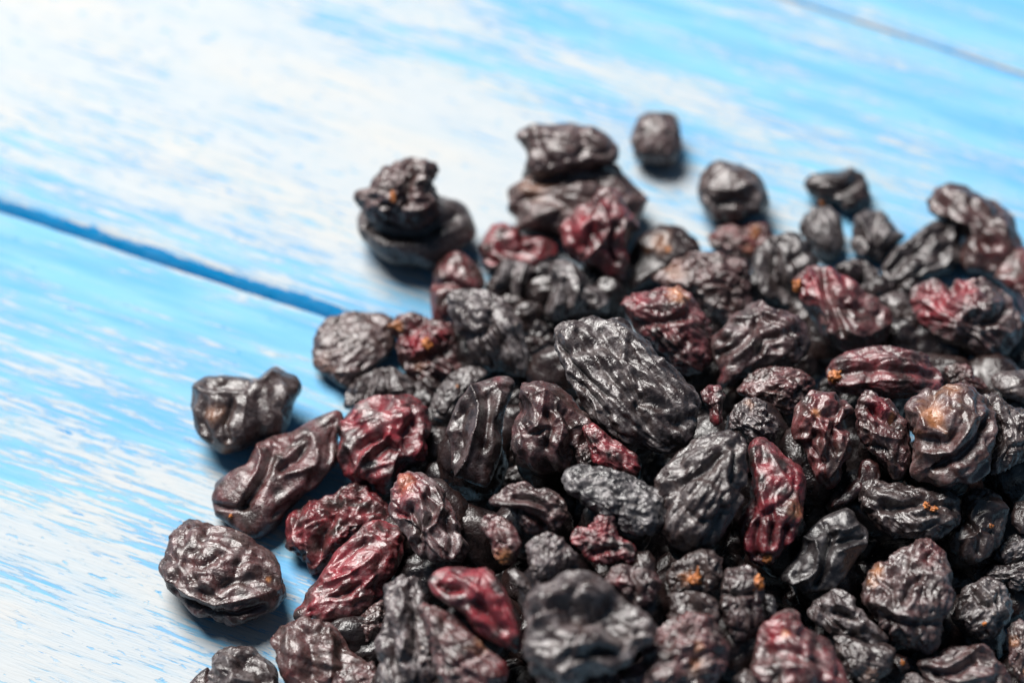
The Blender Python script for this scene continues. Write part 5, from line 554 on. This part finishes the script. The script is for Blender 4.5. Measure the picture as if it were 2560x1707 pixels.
def make_plank(lo, hi, seed, rub_lo, rub_hi, edge_lo=(.8, .8), edge_hi=(.8, .8)):
    """a board between two edge lines (each a point and a direction, mm); edge_lo, edge_hi: width and depth of the rounding.
    Lengthwise u, crosswise s 0..1, with rounded, slightly uneven long edges and worn paint on them."""
    (pl, dl), (ph, dh) = lo, hi
    nu, ns = 260, 64
    u = np.linspace(-230, 230, nu)
    el = .16 * noise(np.stack([u / 9., np.full(nu, seed + .3), np.zeros(nu)], 1)) + .10 * noise(np.stack([u / 2.3, np.full(nu, seed + 4.3), np.zeros(nu)], 1))
    eh = .16 * noise(np.stack([u / 9., np.full(nu, seed + 8.3), np.zeros(nu)], 1)) + .10 * noise(np.stack([u / 2.3, np.full(nu, seed + 14.3), np.zeros(nu)], 1))
    nl = np.array((-dl[1], dl[0])); nh = np.array((-dh[1], dh[0]))
    A = pl + u[:, None] * dl + (el[:, None]) * nl
    B = ph + u[:, None] * dh + (eh[:, None]) * nh
    # crosswise profile: wall, rounded edge, flat, rounded edge, wall
    ang = np.linspace(0, math.pi / 2, 9)
    def profile(rx, rz): return [(0., -14., 1.), (0., -7., 1.), (0., -rz - 1., 1.)] + [(rx * (.5 * (1 - math.cos(a)) + .5 * a / (math.pi / 2)), -rz * (.5 * (1 - math.sin(a)) + .5 * (1 - a / (math.pi / 2))), min(1., 2.6 * (1 - a / (math.pi / 2)))) for a in ang]
    prof_lo, prof_hi = profile(*edge_lo), profile(*edge_hi)
    V = []; E = []; RB = []
    width = np.linalg.norm(B - A, axis=1)
    dirs = (B - A) / width[:, None]
    rows = [(A + dirs * o, z, e, rub_lo * (1 if -.9 < z < -.005 else 0)) for o, z, e in prof_lo]
    for k in range(1, ns):
        f = k / ns; rows.append((A + dirs * (edge_lo[0] + f * (width - edge_lo[0] - edge_hi[0]))[:, None], 0., 0., 0.))
    rows += [(B - dirs * o, z, e, rub_hi * (1 if -.9 < z < -.005 else 0)) for o, z, e in prof_hi[::-1]]
    for p, z, e, rb in rows:
        zz = np.full(nu, z) + (0.05 * noise(np.stack([u / 40., np.full(nu, seed), p[:, 1] / 30.], 1)) if z > -1 else 0)
        V.append(np.concatenate([p, zz[:, None]], 1)); E.append(np.full(nu, e)); RB.append(np.full(nu, rb))
    V = np.concatenate(V); E = np.concatenate(E); RB = np.concatenate(RB); R_ = len(rows)
    q = np.array([[a * nu + i, a * nu + i + 1, (a + 1) * nu + i + 1, (a + 1) * nu + i] for a in range(R_ - 1) for i in range(nu - 1)])
    f = np.concatenate([q[:, [0, 1, 2]], q[:, [0, 2, 3]]])
    w = 0; ww = 0
    for x, y, val in paint_pts:
        g = 1 / (((V[:, 0] - x) ** 2 + (V[:, 1] - y) ** 2) + 60) ** 1.5
        w = w + g * val; ww = ww + g
    white = w / ww
    # own origin and axes: x runs along the board
    org = np.append((pl + ph) / 2, 0); d = (dl + dh) / 2; d /= np.linalg.norm(d); rz = math.atan2(d[1], d[0])
    loc = V - org; c, s = math.cos(-rz), math.sin(-rz)
    loc = np.stack([loc[:, 0] * c - loc[:, 1] * s, loc[:, 0] * s + loc[:, 1] * c, loc[:, 2]], 1)
    o = link('plank', tri_mesh('plank', loc, f, PAINT_MAT, {'white': white, 'edge': E, 'rub': RB}), table)
    o.location = org * MM; o.rotation_euler = (0, 0, rz)
    return o

def unit(v): return v / np.linalg.norm(v)
da, db = unit(a1 - a0), unit(b1 - b0)
na, nb = np.array((-da[1], da[0])), np.array((-db[1], db[0]))      # both point away from the camera
near = make_plank((a0 - na * 118 + da * 60, da), (a0 + da * 60, da), 3.1, 0, 1., edge_hi=(.45, .5))
mid = make_plank((a0 + da * 60 + na * .55, da), (b0 - nb * .10, db), 9.7, .0, 1., edge_lo=(2.7, 2.0), edge_hi=(.4, .3))
far = make_plank((b0 + nb * .10, db), (b0 + nb * 90, db), 17.3, 1., 0, edge_lo=(.4, .3))
near['label'] = 'lower left board, light blue fading to white in front'
mid['label'] = 'middle board, mostly white on the left and pale blue on the right'
far['label'] = 'far board, light blue, in the upper right corner'

# ------------------------------------------------------------ raisins
KINDS = {  # wavelength mm, height mm, lengthwise stretch, second octave, roundness
    'net': (2.6, .92, .6, .85, .015), 'long': (2.3, .8, .33, .8, .015), 'fold': (4.2, 1.2, .55, .62, .008),
    'fine': (1.7, .55, .85, .6, .03), 'smooth': (5.5, .95, .7, .34, .03)}

CRACK = {'net': .34, 'long': .36, 'fold': .24, 'fine': .25, 'smooth': .09}

def outline_radius(pts, n=160):
    p = np.array(pts); th = np.arange(n) * 2 * math.pi / n
    d = np.stack([np.cos(th), np.sin(th)], 1); q = np.roll(p, -1, 0); e = q - p
    den = d[:, :1] * e[:, 1] - d[:, 1:] * e[:, 0]
    den = np.where(np.abs(den) < 1e-9, 1e-9, den)
    r = (p[:, 0] * e[:, 1] - p[:, 1] * e[:, 0]) / den
    s = (p[:, 0] * d[:, 1:] - p[:, 1] * d[:, :1]) / den
    R = np.where((s >= 0) & (s <= 1) & (r > 0), r, 0).max(1)
    R = np.where(R <= 0, R[R > 0].mean(), R)
    k = np.array([.5, 2, 5, 2, .5]); k /= k.sum()
    for _ in range(1): R = sum(k[i] * np.roll(R, i - 2) for i in range(5))
    return R

def seg_dist(x, y, pts):
    d = np.full(len(x), 1e9)
    for (ax, ay), (bx, by) in zip(pts[:-1], pts[1:]):
        ex, ey = bx - ax, by - ay
        t = np.clip(((x - ax) * ex + (y - ay) * ey) / (ex * ex + ey * ey + 1e-9), 0, 1)
        d = np.minimum(d, np.hypot(x - ax - t * ex, y - ay - t * ey))
    return d

def raisin_shape(seed, kind, outline, t, slope, tint, amp, blobs, folds, sub):
    n, f = sphere(sub)
    R = outline_radius(outline)
    th = np.arctan2(n[:, 1], n[:, 0]) % (2 * math.pi); fi = th / (2 * math.pi) * len(R)
    i0 = np.floor(fi).astype(int) % len(R); w = fi - np.floor(fi)
    rr = R[i0] * (1 - w) + R[(i0 + 1) % len(R)] * w
    rho = np.hypot(n[:, 0], n[:, 1])
    rr = R.mean() + (rr - R.mean()) * np.clip(rho * 1.6 - .15, 0, 1)          # calm near the middle
    x = n[:, 0] * rr; y = n[:, 1] * rr
    z = t * np.sign(n[:, 2]) * np.abs(n[:, 2]) ** (.95 if kind == 'smooth' else 1.12)
    v = np.stack([x, y, z - slope * y], 1)
    nor = vertex_normals(v, f)
    size = R.mean()
    P = np.array(outline); C = np.cov(P.T); ev, E = np.linalg.eigh(C); ax = np.append(E[:, 1], 0.); ax /= np.linalg.norm(ax)
    lam, h, stretch, oct2, rnd = KINDS[kind]
    sc = min(1.25, max(.55, size / 6.)); lam *= sc; h *= sc * amp
    off = np.array((seed * 7.31, seed * 3.77, seed * 5.13)) % 97
    p0 = v.copy()
    lump = noise(p0 / (size * .95) + off) * .16 * size + noise(p0 / (size * .5) + off + 5) * .07 * size
    q = p0 - (p0 @ ax)[:, None] * ax * (1 - stretch)
    q = q + .55 * lam * vnoise(q / (1.9 * lam) + off)
    n1 = noise(q / lam + off) * 2; r1 = np.clip(1.03 - np.sqrt(n1 * n1 + rnd * .35), 0, 1) ** 1.9 + .18
    q2 = q + .3 * lam * vnoise(q / (.8 * lam) + off + 9)
    n2 = noise(q2 / (.47 * lam) + off + 3) * 2; r2 = np.clip(1.03 - np.sqrt(n2 * n2 + rnd * .6), 0, 1) ** 1.7 + .15
    n3 = noise(q2 / (.23 * lam) + off + 6) * 2; r3 = 1 - np.sqrt(n3 * n3 + .05)
    mod = .65 + .8 * np.clip(noise(p0 / (size * .7) + off + 21) + .3, 0, 1)
    n4 = noise((q + .5 * lam * vnoise(q / (1.1 * lam) + off + 51)) / (1.25 * lam) + off + 57); n5 = noise(q2 / (.62 * lam) + off + 63)
    crack = np.exp(-(n4 / .055) ** 2) + .5 * np.exp(-(n5 / .05) ** 2)
    d = h * mod * (-CRACK[kind] * crack + (r1 - .55) * 1.0 + oct2 * (r2 - .55) * .8 + oct2 * .34 * (r3 - .55))
    front = np.clip(n[:, 2] * 2.2 + .25, 0, 1)
    quiet = np.zeros(len(v)); cz = np.zeros(len(v))
    for hh, ww, pts in folds:
        wob = 1 + .35 * noise(p0 / (1.5 * ww + .8) + off + 31)
        dist = seg_dist(x + .35 * ww * noise(p0 / (2.2 * ww + .5) + off + 13), y + .35 * ww * noise(p0 / (2.2 * ww + .5) + off + 17), pts)
        e = dist / (ww * wob)
        cz += hh * front * (np.exp(-e * e) if hh < 0 else np.exp(-np.abs(e) ** 1.1))
        quiet = np.maximum(quiet, np.exp(-(e / 1.8) ** 2))
    n6 = noise(p0 / (size * 1.05) + off + 83); sag = .13 * size * np.exp(-(n6 / .09) ** 2) * min(1., amp) * (.5 if kind == 'smooth' else 1.)
    rim = np.clip(1 - np.abs(n[:, 2]) * 2., 0, 1)
    d = (d * (1 - .5 * quiet * front) * .92 - .10 * h) * (1 - .35 * rim) + (lump * .65 - sag * .8) * (1 - .75 * rim) - .10 * h
    v = v + nor * d[:, None] + (nor * .55 + np.array((0, 0, .45))) * cz[:, None]
    if kind == 'fine':
        pass
    # skin colours; for the gap raisins the tint also holds shade
    red = np.full(len(v), max(0., tint[0])); brown = np.full(len(v), tint[1] * .85 + .20); dust = np.full(len(v), tint[2] * .9 + .01); tan = np.zeros(len(v))
    nn = noise(p0 / 2.4 + off + 41); nm = noise(p0 / 1.0 + off + 47)
    red = red * np.clip(.75 + 2.2 * nn + .8 * nm, 0, 1.5)
    for bx, by, br, what, s in blobs:
        g = s * np.clip(1.25 - np.hypot(x - bx, y - by) / br * (1 + .6 * nn + .5 * nm), 0, 1) * np.clip(n[:, 2] * 3 + .4, 0, 1)
        if what == 'red': red = np.maximum(red, g)
        elif what == 'tan': tan = np.maximum(tan, g)
        else: dust = np.maximum(dust, g)
    dust = np.clip(dust * (1 + 1.4 * nn + .5 * nm) * (1 - .5 * np.clip(red, 0, 1)), 0, 1)
    return v, f, {'red': np.clip(red, 0, 1), 'brown': np.clip(brown * (1 + .8 * nm), -.5, 1), 'tan': np.clip(tan, 0, 1), 'dust': dust, 'crinkle': np.full(len(v), {'net': .75, 'long': .6, 'fold': .4, 'fine': 1., 'smooth': .3}[kind])}, n, x, y

def stem_mesh(rx, ry, seed):
    n, f = sphere(4)
    v = n * np.array((rx, ry, .75 * min(rx, ry)))
    v = v * (1 + 1.0 * noise(n * 1.5 + seed * 3.3) + .55 * noise(n * 3.6 + seed))[:, None]
    return tri_mesh('stem_stub', v, f, STEM)

def thorn_mesh(dx, dy):
    L = math.hypot(dx, dy); n = 8; k = 6; V = []; F = []
    ux, uy = dx / L, dy / L
    for i in range(k):
        t = i / (k - 1); r = .55 * (1 - t) ** 1.2 + .06
        cx, cy = ux * L * t + .12 * math.sin(t * 4), uy * L * t
        for j in range(n):
            a = 2 * math.pi * j / n
            V.append((cx - uy * r * math.cos(a), cy + ux * r * math.cos(a), r * math.sin(a) + .25 * L * t))
    for i in range(k - 1):
        for j in range(n):
            a, b = i * n + j, i * n + (j + 1) % n
            F += [(a, b, b + n), (a, b + n, a + n)]
    for j in range(1, n - 1): F.append(((k - 1) * n, (k - 1) * n + j, (k - 1) * n + j + 1))
    return tri_mesh('stem_thorn', np.array(V), np.array(F), STEM)

for i, (label, kind, ctr, outline, t, slope, tint, amp, blobs, folds, stems) in enumerate(RAISINS):
    v, f, attrs, n, x, y = raisin_shape(i + 1, kind, outline, t, slope, tint, amp, blobs, folds, 6)
    o = link('raisin', tri_mesh('raisin', v, f, SKIN, attrs))
    o.location = Vector(ctr) * MM; o.rotation_euler = VIEW_TURN
    tag(o, label, 'raisin', 'raisins spilled on the planks')
    for k, s in enumerate(stems):
        px, py = (s[1], s[2]) if s[0] == 'spike' else (s[0], s[1])
        near_v = np.argsort(np.hypot(v[:, 0] - px, v[:, 1] - py) + 50 * (n[:, 2] < -.2))[:12]
        pz = v[near_v, 2].max()
        if s[0] == 'spike': c = link('stem_thorn', thorn_mesh(s[3] - s[1], s[4] - s[2]), o)
        else: c = link('stem_stub', stem_mesh(s[2], s[3], i * 1.7 + k), o)
        c.location = Vector((px, py, pz)) * MM

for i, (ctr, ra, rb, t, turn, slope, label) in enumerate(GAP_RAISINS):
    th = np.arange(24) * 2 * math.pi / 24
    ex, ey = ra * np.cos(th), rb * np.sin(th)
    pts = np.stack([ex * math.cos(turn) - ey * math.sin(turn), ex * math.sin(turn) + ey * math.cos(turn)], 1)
    v, f, attrs, n, x, y = raisin_shape(200 + i, ('fold', 'net', 'long')[i % 3], pts, t, slope, (0., .1 * (i % 3) - .1, -.10), .9, [], [], 4)  # no bloom, little brown: gap shade put into the tint so gaps read black
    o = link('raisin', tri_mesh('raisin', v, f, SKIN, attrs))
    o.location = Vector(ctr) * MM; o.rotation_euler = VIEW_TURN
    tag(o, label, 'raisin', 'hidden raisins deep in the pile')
